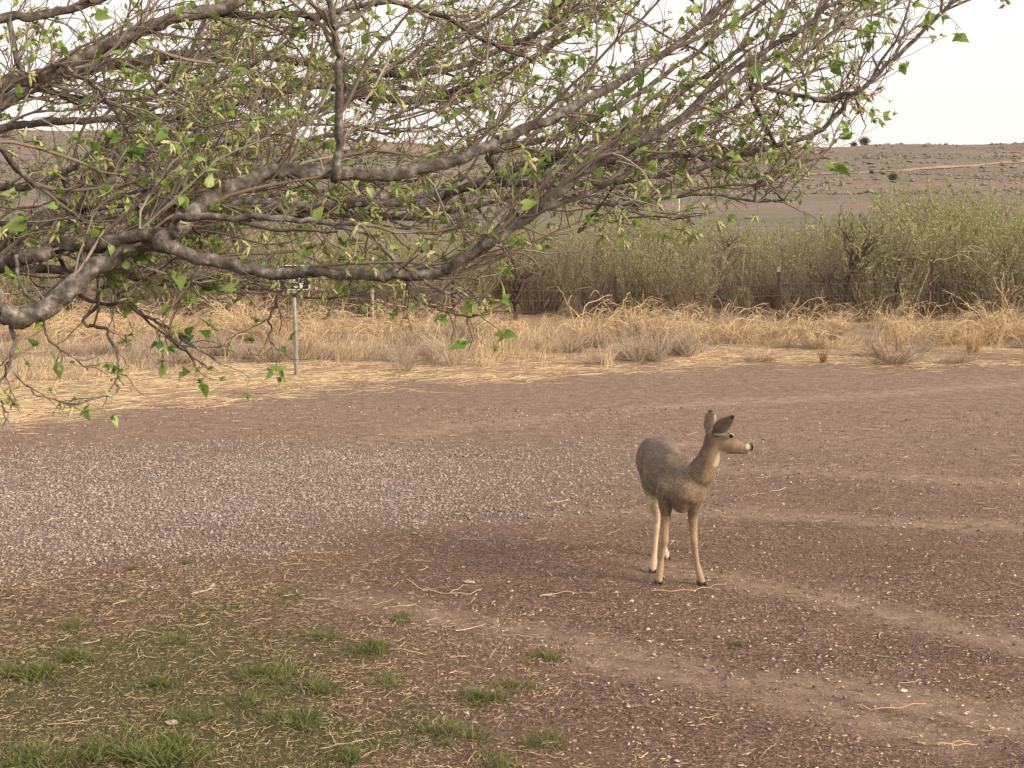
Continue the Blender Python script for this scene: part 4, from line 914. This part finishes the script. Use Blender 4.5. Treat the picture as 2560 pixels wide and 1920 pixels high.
L_, R_, B_, T_ = s0[0] - g_[0], s1[0] - g_[0], s1[2], s0[2]
w_ = R_ - L_; h_ = T_ - B_
def sl(name, mat, x0, x1, z0, z1, y0, y1, poly=None, par=None):
    V_, F_ = slab(x0, x1, z0, z1, y0, y1, poly); return obj(name, mesh_np(name, V_, F_, None, False), mat, par or sign)
pan = sl('panel', MAT['white_paint'], L_, R_, B_, T_, -.038, -.032)
sl('panel_face', MAT['black_paint'], L_ + .012, R_ - .012, B_ + .012, T_ - .012, -.041, -.0382, None, pan)
fxx = lambda q: L_ + w_ * q; fzz = lambda q: B_ + h_ * q
sl('marking', MAT['white_paint'], 0, 0, 0, 0, -.044, -.0412, [(fxx(.47), fzz(.08)), (fxx(.63), fzz(.08)), (fxx(.63), fzz(.2)), (fxx(.54), fzz(.2)), (fxx(.54), fzz(.62)), (fxx(.47), fzz(.62))], pan)
sl('marking', MAT['white_paint'], 0, 0, 0, 0, -.044, -.0412, [(fxx(.70), fzz(.05)), (fxx(.76), fzz(.05)), (fxx(.87), fzz(.62)), (fxx(.78), fzz(.62)), (fxx(.73), fzz(.3)), (fxx(.68), fzz(.62)), (fxx(.6), fzz(.62))], pan)
zr = fzz(.55)                                                   # split wooden slats fixed to the same pole, just clear of the panel
sl('rail', MAT['straw'], -.02, R_ + .115, zr - .02, zr + .02, .032, .046)
for x0, x1, z0, z1 in ((R_ - .012, R_ + .022, fzz(-.06), fzz(.93)), (R_ + .072, R_ + .104, fzz(.03), fzz(.58))): sl('wood_slat', MAT['straw'], x0, x1, z0, z1, .012, .030)

# ------------------------------------------------------------------ dry weeds and grasses on the verge
def clump(seed, N, h, spread, arch, rad, nb, K_=8, up=.9, chaos=.16):
    global rng
    keep_, rng = rng, np.random.default_rng(seed)
    a_ = rng.random(N) * 2 * np.pi; P0 = np.stack([np.cos(a_) * .12 * spread * rng.random(N), np.sin(a_) * .12 * spread * rng.random(N), np.full(N, -.02)], 1)
    D = np.stack([np.cos(a_) * rng.uniform(.1, 1, N) * spread, np.sin(a_) * rng.uniform(.1, 1, N) * spread, np.full(N, up)], 1)
    P_ = grow(P0, D, h * rng.uniform(.4, 1.35, N), K_, chaos, (.25, 0, -1), arch); so = Soup(); R_ = rng.uniform(.7, 1.2, N)[:, None] * rad * np.linspace(1, .5, K_)[None]
    V_, Q_ = tubes(P_, R_, 3); so.add(V_, None, Q_, rnd_of(N, K_ * 3))
    k = rng.integers(0, N, nb); j = rng.integers(2, K_ - 1, nb); D = unit(P_[k, j + 1] - P_[k, j]) + rng.normal(0, .55, (nb, 3))
    B_ = grow(P_[k, j], D, h * rng.uniform(.12, .4, nb), 5, .2, (0, 0, -1), arch); V_, Q_ = tubes(B_, np.full((nb, 5), rad * .55), 3); so.add(V_, None, Q_, rnd_of(nb, 15))
    rng = keep_; me = so.mesh('dry_weed'); return me
GOLD = [clump(200 + i, 62, .86, 1.2, .20 + .05 * i, .0052, 230, chaos=.30) for i in range(5)]
GREY = [clump(220 + i, 170, .42, 1.25, .05, .0036, 520, 6, .8) for i in range(4)]
TALL = [clump(240 + i, 70, .58, .85, .03, .0032, 120, 7, 1.0) for i in range(3)]
def put(name, me, mat, x, y, s, sz, label, cat, group):
    if group and name in ('dry_weed', 'grey_weed'):
        sz_ = 'large' if s > 1.05 else 'medium' if s > .9 else 'small'; near_ = ' close to the steel sign pole' if abs(x + 3.05) < 1.3 else ''; label = sz_ + ' ' + label + near_; group = sz_ + ' ' + group + near_
    o = obj(name, me, mat, None, (x, y, float(terrain(x, y)) - .02)); o.rotation_euler = (0, 0, rng.random() * 6.28); o.scale = (s, s, s * sz); return tag(o, label, cat, group)
for row, Yr in enumerate((24.6, 25.5, 26.3)):
    for x in np.arange(-11.5, 12, .66 + .1 * row):
        if rng.random() < .16: continue
        x2, y = x + rng.uniform(-.3, .3), Yr + rng.uniform(-.4, .4); put('dry_weed', GOLD[int(rng.integers(0, 5))], MAT['gold_stem'], x2, y, rng.uniform(.8, 1.25), rng.uniform(.8, 1.1), 'tangled golden dead weed along the fence', 'weed', 'golden dead weeds along the fence')
for i in range(44):
    y = rng.uniform(21.8, 25.2); x = rng.uniform(-1, 1) * (.36 * y + 1); put('grey_weed', GREY[int(rng.integers(0, 4))], MAT['grey_brush'], x, y, rng.uniform(.6, 1.15), rng.uniform(.6, 1.0), 'grey dead brush mound in the dry grass', 'weed', 'grey brush mounds on the verge')
for px, py, s in ((1130, 915, 1.25), (1080, 905, 1.1), (1640, 900, 1.2), (1590, 905, 1.0), (1720, 890, 1.0), (980, 905, .9), (820, 900, .9), (1010, 930, .8), (2290, 900, .8), (2310, 880, .7), (360, 900, .8), (560, 890, .8)):
    x, y = ground_at(px, py); put('grass_clump', TALL[int(rng.integers(0, 3))], MAT['grey_grass'], x, y, s, 1.0, 'tall pale grey bunch of dead grass stalks rising on the verge', 'grass', 'tall grey grass bunches')
x, y = ground_at(2058, 908); put('rust_tuft', clump(260, 60, .22, .3, .02, .004, 60, 6, 1.2), pick_mat('rust_grass', [(0, lin(140, 104, 68)), (1, lin(186, 146, 100))], .8), x, y, 1, 1, 'small rust-orange tuft of dead grass at the edge of the drive', 'grass', None)
for px, py in ((2425, 885), (2440, 880), (2245, 880)):
    x, y = ground_at(px, py); put('straw_bunch', clump(270 + px, 90, .38, .3, .03, .004, 60, 6, 1.2), MAT['gold_stem'], x, y, 1, 1, 'dense upright straw-gold grass bunch near the drive edge', 'grass', 'upright straw-gold bunches')

# standing dry grass (uncountable)
def blades(N, y0, y1, accept, hr, lean, width, mat, name, label, margin=1.2, tuft=0.0, wind=.25):
    x, y = scatter_xy(N, y0, y1, margin); k = accept(x, y) > rng.random(N); x, y = x[k], y[k]
    if tuft:
        q = rng.integers(0, max(1, len(x) // 14), len(x)); x = x[q] + rng.normal(0, tuft, len(x)); y = y[q] + rng.normal(0, tuft, len(x))
    n_ = len(x); hh = rng.uniform(*hr, n_) * (.25 + 2.6 * fbm(x * .8, y * .8, 12) ** 2.2); a_ = rng.random(n_) * 6.283
    D = np.stack([np.cos(a_) * lean + wind, np.sin(a_) * lean, np.ones(n_)], 1); P_ = grow(on_ground(x, y, -.01), D, hh, 3, .12, (.3, 0, -1), .18)
    V_, Q_ = ribbons(P_, width * rng.uniform(.7, 1.3, n_)[:, None] * np.array([1, .8, .25])[None]); o = obj(name, Soup().add(V_, None, Q_, rnd_of(n_, 6)).mesh(name), mat)
    return tag(o, label, 'grass', kind='stuff')
blades(150000, 17, 27.5, lambda x, y: sstep(-.2, 1.4, stand_sd(x, y)) * sstep(.36, .60, fbm(x * .55 + 9, y * .8, 71)) * .42 * sstep(28, 25.5, y), (.08, .30), .35, .0042, MAT['dry_grass'], 'dry_grass', 'straw-coloured dry grass standing along the far verge', tuft=.05)
blades(90000, 19.5, 28.5, lambda x, y: sstep(.3, 2.2, stand_sd(x, y)) * sstep(.60, .38, fbm(x * .5 + 9, y * .8, 71)) * .5 * (1 - .8 * sstep(24, 25, y)), (.1, .34), .45, .0042, MAT['grey_grass'], 'grey_grass', 'greyish dead grass filling the gaps on the far verge', tuft=.05)

# ------------------------------------------------------------------ lying straw, stones, turf and fallen catkins
def lying(N, y0, y1, accept, Lr, width, margin=1.0, ang=None, dz=.004, K_=3):
    x, y = scatter_xy(N, y0, y1, margin); k = accept(x, y) > rng.random(N); x, y = x[k], y[k]; n_ = len(x)
    a_ = rng.random(n_) * 6.283 if ang is None else rng.normal(ang, .7, n_) + np.pi * rng.integers(0, 2, n_)
    D = np.stack([np.cos(a_), np.sin(a_), np.zeros(n_)], 1); L_ = rng.gamma(3, 1 / 3, n_).clip(.3, 3) * Lr
    kink = np.where(rng.random(n_) < .25, .18, .04)[:, None]; P_ = grow(on_ground(x, y), D, L_, K_, kink); P_[..., 2] = terrain(P_[..., 0], P_[..., 1]) + dz + np.abs(rng.normal(0, .006, P_.shape[:2]))
    return P_, width * rng.uniform(.7, 1.3, n_)
def straw_soup(P_, w_):
    V_, Q_ = tubes(P_, w_[:, None] * np.array([1, 1, .7])[None], 3); return Soup().add(V_, None, Q_, rnd_of(len(P_), 9))
# thick mat on the verge
P_, w_ = lying(60000, 14.5, 25, lambda x, y: sstep(-.5, 1.6, verge_sd(x, y)) * (.3 + .7 * sstep(.4, .6, fbm(x * .8, y * 2.2, 91))) * sstep(26, 21, y), .20, .0026, ang=0.0)
tag(obj('straw_litter', straw_soup(P_, w_).mesh('straw_litter'), MAT['straw']), 'golden straw lying flattened along the edge of the drive', 'straw', kind='stuff')
# chaff on turf, gravel edge and dirt
def chaff_w(x, y):
    s = lawn_sd(x, y); return (.12 + .88 * sstep(-1.6, .6, s)) * (.25 + .75 * sstep(.38, .62, fbm(x * 1.6, y * 1.6, 23)))
P_, w_ = lying(52000, 6.3, 14.5, lambda x, y: chaff_w(x, y) * (1 - .85 * gravel_mask(x, y)), .034, .0011, dz=.003)
tag(obj('chaff', straw_soup(P_, w_).mesh('chaff'), MAT['straw']), 'fine dry chaff and clippings strewn over turf and dirt', 'straw', kind='stuff')
# single straws: the 300 that show largest, each its own thing
P_, w_ = lying(1500, 6.4, 17.5, lambda x, y: .25 + .6 * sstep(-1.5, .3, lawn_sd(x, y)), .10, .0022, .3, dz=.005, K_=7)
px, py = to_px(P_[:, 3]); ln = np.linalg.norm(np.diff(P_, axis=1), axis=2).sum(1); show = ln / P_[:, 3, 1] * ((px > 0) & (px < 2560) & (py > 0) & (py < 1900)); order = np.argsort(-show)
for i in order[:300]:
    V_, Q_ = tubes(P_[i:i + 1], w_[i] * np.array([[1, 1.05, 1, .95, .9, .8, .6]]), 4); o = P_[i, 3]
    tag(obj('straw', mesh_np('straw', V_ - o, Q_, {'rnd': np.full(len(V_), 0.)}, True), MAT['straw'], None, tuple(o)), 'loose dry straw lying on the ground of the yard', 'straw', 'loose straws on the yard')
V_, Q_ = tubes(P_[order[300:]], w_[order[300:], None] * np.array([[1, 1.05, 1, .95, .9, .8, .6]]), 3)
tag(obj('small_straws', Soup().add(V_, None, Q_, rnd_of(len(order) - 300, 21)).mesh('small_straws'), MAT['straw']), 'smaller loose straws scattered over the yard', 'straw', kind='stuff')
# a long bent straw at the hooves and a dry stalk with side twigs on the dirt
def stalk(name, pts, r, label, side=()):
    p0 = ground_at(*pts[len(pts) // 2]); e_ = empty(name, (p0[0], p0[1], float(terrain(*p0)))); tag(e_, label, 'stalk')
    def run(L_, r_, nm):
        C_ = np.array([[*ground_at(*p), 0] for p in L_]); C_ = spline(C_, 6); C_[:, 2] = terrain(C_[:, 0], C_[:, 1]) + .008 + .006 * np.sin(np.arange(len(C_))); V_, Q_ = tubes(C_[None], np.linspace(r_, r_ * .5, len(C_))[None], 6)
        obj(nm, mesh_np(nm, V_ - np.array([p0[0], p0[1], float(terrain(*p0))]), Q_, {'rnd': np.full(len(V_), .3)}, True), MAT['straw'], e_)
    run(pts, r, 'stem')
    for L_ in side: run(L_, r * .7, 'side_twig')
stalk('dry_stalk', [(1628, 1482), (1690, 1482), (1740, 1477), (1775, 1469), (1815, 1464)], .0032, 'long bent straw stalk lying at the fore hooves of the doe', [[(1730, 1478), (1710, 1465), (1695, 1470)], [(1770, 1470), (1790, 1478), (1800, 1474)]])
stalk('dry_stalk', [(1018, 1452), (1060, 1476), (1120, 1484), (1175, 1486), (1205, 1472)], .003, 'curved dry stalk with forked side twigs lying on bare dirt', [[(1125, 1484), (1150, 1472), (1172, 1462)], [(1060, 1476), (1090, 1474), (1120, 1470)]])
stalk('dry_stalk', [(1350, 1490), (1400, 1482), (1450, 1483), (1490, 1488)], .0032, 'pale straight stalk lying on dirt beside the curved stalk')
stalk('dry_stalk', [(2140, 1762), (2190, 1770), (2260, 1764), (2317, 1754)], .0034, 'long pale stalk lying among fallen catkins on the dirt')
stalk('dry_stalk', [(2345, 1856), (2385, 1853), (2422, 1848)], .005, 'short forked pale stalk lying among fallen catkins', [[(2360, 1856), (2400, 1858), (2446, 1856)]])

# gravel
def rock_templates(nv, seed, f=.42):
    r_ = np.random.default_rng(seed); out = []
    g = (1 + 5 ** .5) / 2
    ic = np.array([(-1, g, 0), (1, g, 0), (-1, -g, 0), (1, -g, 0), (0, -1, g), (0, 1, g), (0, -1, -g), (0, 1, -g), (g, 0, -1), (g, 0, 1), (-g, 0, -1), (-g, 0, 1)]) / math.hypot(1, g)
    fc = np.array([(0, 11, 5), (0, 5, 1), (0, 1, 7), (0, 7, 10), (0, 10, 11), (1, 5, 9), (5, 11, 4), (11, 10, 2), (10, 7, 6), (7, 1, 8), (3, 9, 4), (3, 4, 2), (3, 2, 6), (3, 6, 8), (3, 8, 9), (4, 9, 5), (2, 4, 11), (6, 2, 10), (8, 6, 7), (9, 8, 1)])
    for i in range(nv): out.append((ic * r_.uniform(1 - f, 1 + f * .5, (12, 1)) * np.array([1.15, .95, .72]), fc))
    return out
RT = rock_templates(5, 4)
OC = [(np.array([(1, 0, 0), (-1, 0, 0), (0, 1, 0), (0, -1, 0), (0, 0, 1), (0, 0, -1)]) * np.random.default_rng(i).uniform(.7, 1.2, (6, 1)) * np.array([1.1, .95, .75]), np.array([(0, 2, 4), (2, 1, 4), (1, 3, 4), (3, 0, 4), (2, 0, 5), (1, 2, 5), (3, 1, 5), (0, 3, 5)])) for i in range(5)]
def stones(N, y0, y1, accept, size, mat, name, label, sink=.25, margin=.8, RT=RT, gm=4.0):
    x, y = scatter_xy(N, y0, y1, margin); k = accept(x, y) > rng.random(N); x, y = x[k], y[k]; so = Soup(); which = rng.integers(0, 5, len(x))
    for t in range(5):
        m_ = which == t; n_ = m_.sum(); s_ = size * rng.gamma(gm, 1 / gm, n_).clip(.35, 2.8); M_ = rot_from(unit(np.stack([rng.normal(0, 1, n_), rng.normal(0, 1, n_), rng.normal(0, .3, n_)], 1)), rng.normal(0, .4, n_))
        pos = on_ground(x[m_], y[m_]); pos[:, 2] += s_ * (.72 - sink - .3) ; V_, F_ = scatter(RT[t][0], RT[t][1], pos, M_, s_); so.add(V_, F_, None, rnd_of(n_, len(RT[t][0])))
    o = obj(name, so.mesh(name), mat); return tag(o, label, 'gravel', kind='stuff')
stones(210000, 10.2, 16.2, lambda x, y: gravel_mask(x, y) ** 1.1 * (.75 + .25 * sstep(.38, .6, fbm(x * .5, y * 2.4, 57))), .0078, MAT['gravel'], 'gravel', 'pinkish grey crushed gravel spread over the left of the drive', RT=OC)
stones(60000, 6.4, 18, lambda x, y: (.25 + .75 * sstep(.35, .65, fbm(x * .7, y * 1.4, 53))) * (1 - .8 * sstep(-.2, 1.2, lawn_sd(x, y))) * .8, .0060, MAT['pebble'], 'pebbles', 'small dark and pale pebbles bedded in the dirt drive', margin=.5, RT=OC, gm=2.6)

# turf: short green blades in patches
blades(420000, 6.4, 12.2, lambda x, y: lawn_mask(x, y) * (x < 3.2) * (.45 + .55 * sstep(9.4, 7.8, y)), (.014, .044), .8, .0014, MAT['grass'], 'turf', 'short patchy green grass of the lawn edge', .6, 0.02, 0.0)
P_, w_ = lying(30000, 6.3, 12.5, lambda x, y: sstep(-.3, .6, lawn_sd(x, y)) * .6, .034, .0011, .6, dz=.006)
so = straw_soup(P_, w_); tag(obj('dead_turf', so.mesh('dead_turf'), MAT['dry_grass']), 'dead brown grass matted between the green patches', 'grass', kind='stuff')
def tuft_mesh(seed, N, h, sp):
    global rng
    keep_, rng = rng, np.random.default_rng(seed); q = rng.normal(0, sp * .8, (2, 7)); kq = rng.integers(0, 7, N); x, y = q[:, kq] + rng.normal(0, sp * .5, (2, N)); a_ = rng.random(N) * 6.283
    D = np.stack([np.cos(a_) * .7 + x / sp * .25, np.sin(a_) * .7 + y / sp * .25, np.ones(N)], 1); P_ = grow(np.stack([x, y * .8, np.full(N, -.006)], 1), D, rng.uniform(.5, 1.2, N) * h, 4, .14, (0, 0, -1), .2)
    V_, Q_ = ribbons(P_, .0018 * np.array([1, .9, .7, .2])[None] * np.ones((N, 1))); rng = keep_; return Soup().add(V_, None, Q_, rnd_of(N, 8)).mesh('grass_tuft')
TU = [tuft_mesh(300 + i, 260, .085, .07) for i in range(4)]
for px, py, s in ((190, 1560, .75), (97, 1690, 1.5), (30, 1685, 1.1), (680, 1690, 1.25), (640, 1688, .9), (618, 1748, .8), (810, 1722, 1.1), (731, 1805, 1.3), (175, 1648, 1.2), (389, 1900, 1.9), (470, 1890, 1.5), (330, 1900, 1.4), (947, 1622, 1.1), (925, 1630, .8), (1138, 1836, 1.05), (1382, 1645, .8), (1200, 1745, .9), (1230, 1742, .8), (966, 1708, .8), (1289, 1715, .75), (1239, 1912, .9), (889, 1892, .9), (1362, 1855, .8), (405, 1705, .9), (150, 1900, 1.5), (60, 1890, 1.4), (250, 1880, 1.3), (1850, 1610, .4), (480, 1790, 1.0), (1010, 1545, .7), (790, 1590, .7), (440, 1600, .6), (330, 1420, .5), (470, 1408, .5)):
    x, y = ground_at(px, py); o = obj('grass_tuft', TU[int(rng.integers(0, 4))], MAT['grass'], None, (x, y, float(terrain(x, y)))); o.scale = (s, s, s ** .7); o.rotation_euler = (0, 0, rng.random() * 6.28)
    tag(o, 'green tuft of grass growing out of the bare dirt and litter', 'grass', 'green grass tufts in the yard')

# fallen catkins
def catk(x, y):
    px, py = to_px(np.stack([x, y, np.zeros_like(x)], -1)); return sstep(1350, 1750, py) * sstep(700, 1900, px) * (.35 + .65 * sstep(.4, .62, fbm(x * 1.5, y * 1.5, 83))) + .03
x, y = scatter_xy(5200, 6.5, 12.5, .5); k = catk(x, y) > rng.random(len(x)); x, y = x[k], y[k]; n_ = len(x); a_ = rng.random(n_) * 6.283
M_ = rot_from(np.stack([np.cos(a_), np.sin(a_), rng.normal(0, .1, n_)], 1), rng.normal(0, 1, n_)); sc = rng.uniform(.014, .036, n_); pos = on_ground(x, y, .003)
px, py = to_px(pos); order = np.argsort(-(sc / y) * ((px > 0) & (px < 2560) & (py < 1915))); fme = mesh_np('fallen_catkin', CV, CF, None, True)
for i in order[:300]:
    o = obj('fallen_catkin', fme, MAT['fallen'], None); o.matrix_world = m4(M_[i], pos[i], float(sc[i])); tag(o, 'yellow-green fallen catkin lying on the bare brown dirt', 'catkin', 'fallen catkins on the dirt')
V_, F_ = scatter(CV, CF, pos[order[300:]], M_[order[300:]], sc[order[300:]])
tag(obj('small_catkins', mesh_np('small_catkins', V_, F_, {'rnd': rnd_of(len(order) - 300, len(CV))}, True), MAT['fallen']), 'smaller fallen catkins strewn over the dirt', 'catkin', kind='stuff')
# single rocks
for px, py, s, lab in ((433, 1806, .035, 'pale flat pinkish rock lying in the green turf'), (1172, 1458, .035, 'reddish-brown flat stone lying beside the curved stalk'), (2260, 1723, .016, 'tiny bright white pebble on the brown dirt'), (1548, 1567, .022, 'dark clod of dirt in front of the doe')):
    x, y = ground_at(px, py); tv_, tf_ = RT[px % 5]; o = obj('rock', mesh_np('rock', tv_ * np.array([1.2, .9, .6]), tf_), None, None, (x, y, float(terrain(x, y)) + s * .25)); o.scale = (s, s, s)
    o.data.materials.append(MAT['rock'] if px == 433 else MAT['white_paint'] if px == 2260 else MAT['pebble']); tag(o, lab, 'stone')

# ------------------------------------------------------------------ scrub on the range and hill
so = Soup(); y = np.exp(rng.uniform(math.log(130), math.log(520), 20000)); x = (rng.random(len(y)) * 2 - 1) * (.37 * y + 3)
k = (sstep(.38, .62, fbm(x / 26, y / 22, 15)) * .85 + .1) > rng.random(len(x)); x, y = x[k], y[k]; n_ = len(x)
sc = rng.gamma(4, .06, n_).clip(.08, .7) * (.5 + .6 * sstep(100, 300, y)); pos = on_ground(x, y); pos[:, 2] += sc * .2
M_ = np.repeat(np.eye(3)[None], n_, 0); V_, F_ = scatter(OC[0][0] * np.array([1.4, 1.4, .8]), OC[0][1], pos, M_, sc); V_ = V_ + rng.normal(0, .07, V_.shape); so.add(V_, F_, None, rnd_of(n_, 6))
tag(obj('hill_scrub', so.mesh('hill_scrub'), MAT['scrub']), 'low dry scrub dotting the far range and hillside', 'scrub', kind='stuff')
def leaf_ball(seed, N):
    r_ = np.random.default_rng(seed); d_ = unit(r_.normal(0, 1, (N, 3))); c_ = d_ * (r_.random((N, 1)) ** .4) * np.array([1, 1, .8]) * (1 + .25 * np.sin(d_[:, :1] * 5 + d_[:, 1:2] * 4)); c_[:, 2] += .75
    a_ = unit(r_.normal(0, 1, (N, 3))); b_ = unit(np.cross(a_, r_.normal(0, 1, (N, 3)))); s_ = .16
    V_ = np.stack([c_ - b_ * s_ * .5, c_ + b_ * s_ * .5, c_ + a_ * s_], 1).reshape(-1, 3); return Soup().add(V_, np.arange(N * 3).reshape(-1, 3), None, np.repeat(r_.random(N), 3)).mesh('crown')
JB = leaf_ball(9, 900); tvv, tqq = tubes(np.array([[(0, 0, -.2), (0, 0, .4), (.05, 0, .9)]]), np.array([[.1, .08, .04]]), 6); JT = mesh_np('trunk', tvv, tqq)
for px, py, s, lab in ((2150, 376, 1.15, 'round dark juniper on the hill skyline'), (2124, 371, .75, 'small dark juniper beside the larger one on the skyline'), (2232, 452, 1.0, 'lone dark juniper on the lower slope under the dirt road'), (2179, 435, .5, 'tiny dark bush at the edge of the dirt road on the hill'), (1972, 430, .9, 'grey-green bush at the far end of the dirt road')):
    x, y = hill_hit(px, py) if py > 380 else (lambda yy: ((px - 1280) / F * yy, yy))(474.0); e_ = empty('juniper', (x, y, float(terrain(x, y)))); s2 = s * y / 300; e_.scale = (s2, s2, s2); tag(e_, lab, 'bush'); obj('crown', JB, MAT['juniper'], e_); obj('trunk', JT, MAT['dark_wood'], e_)
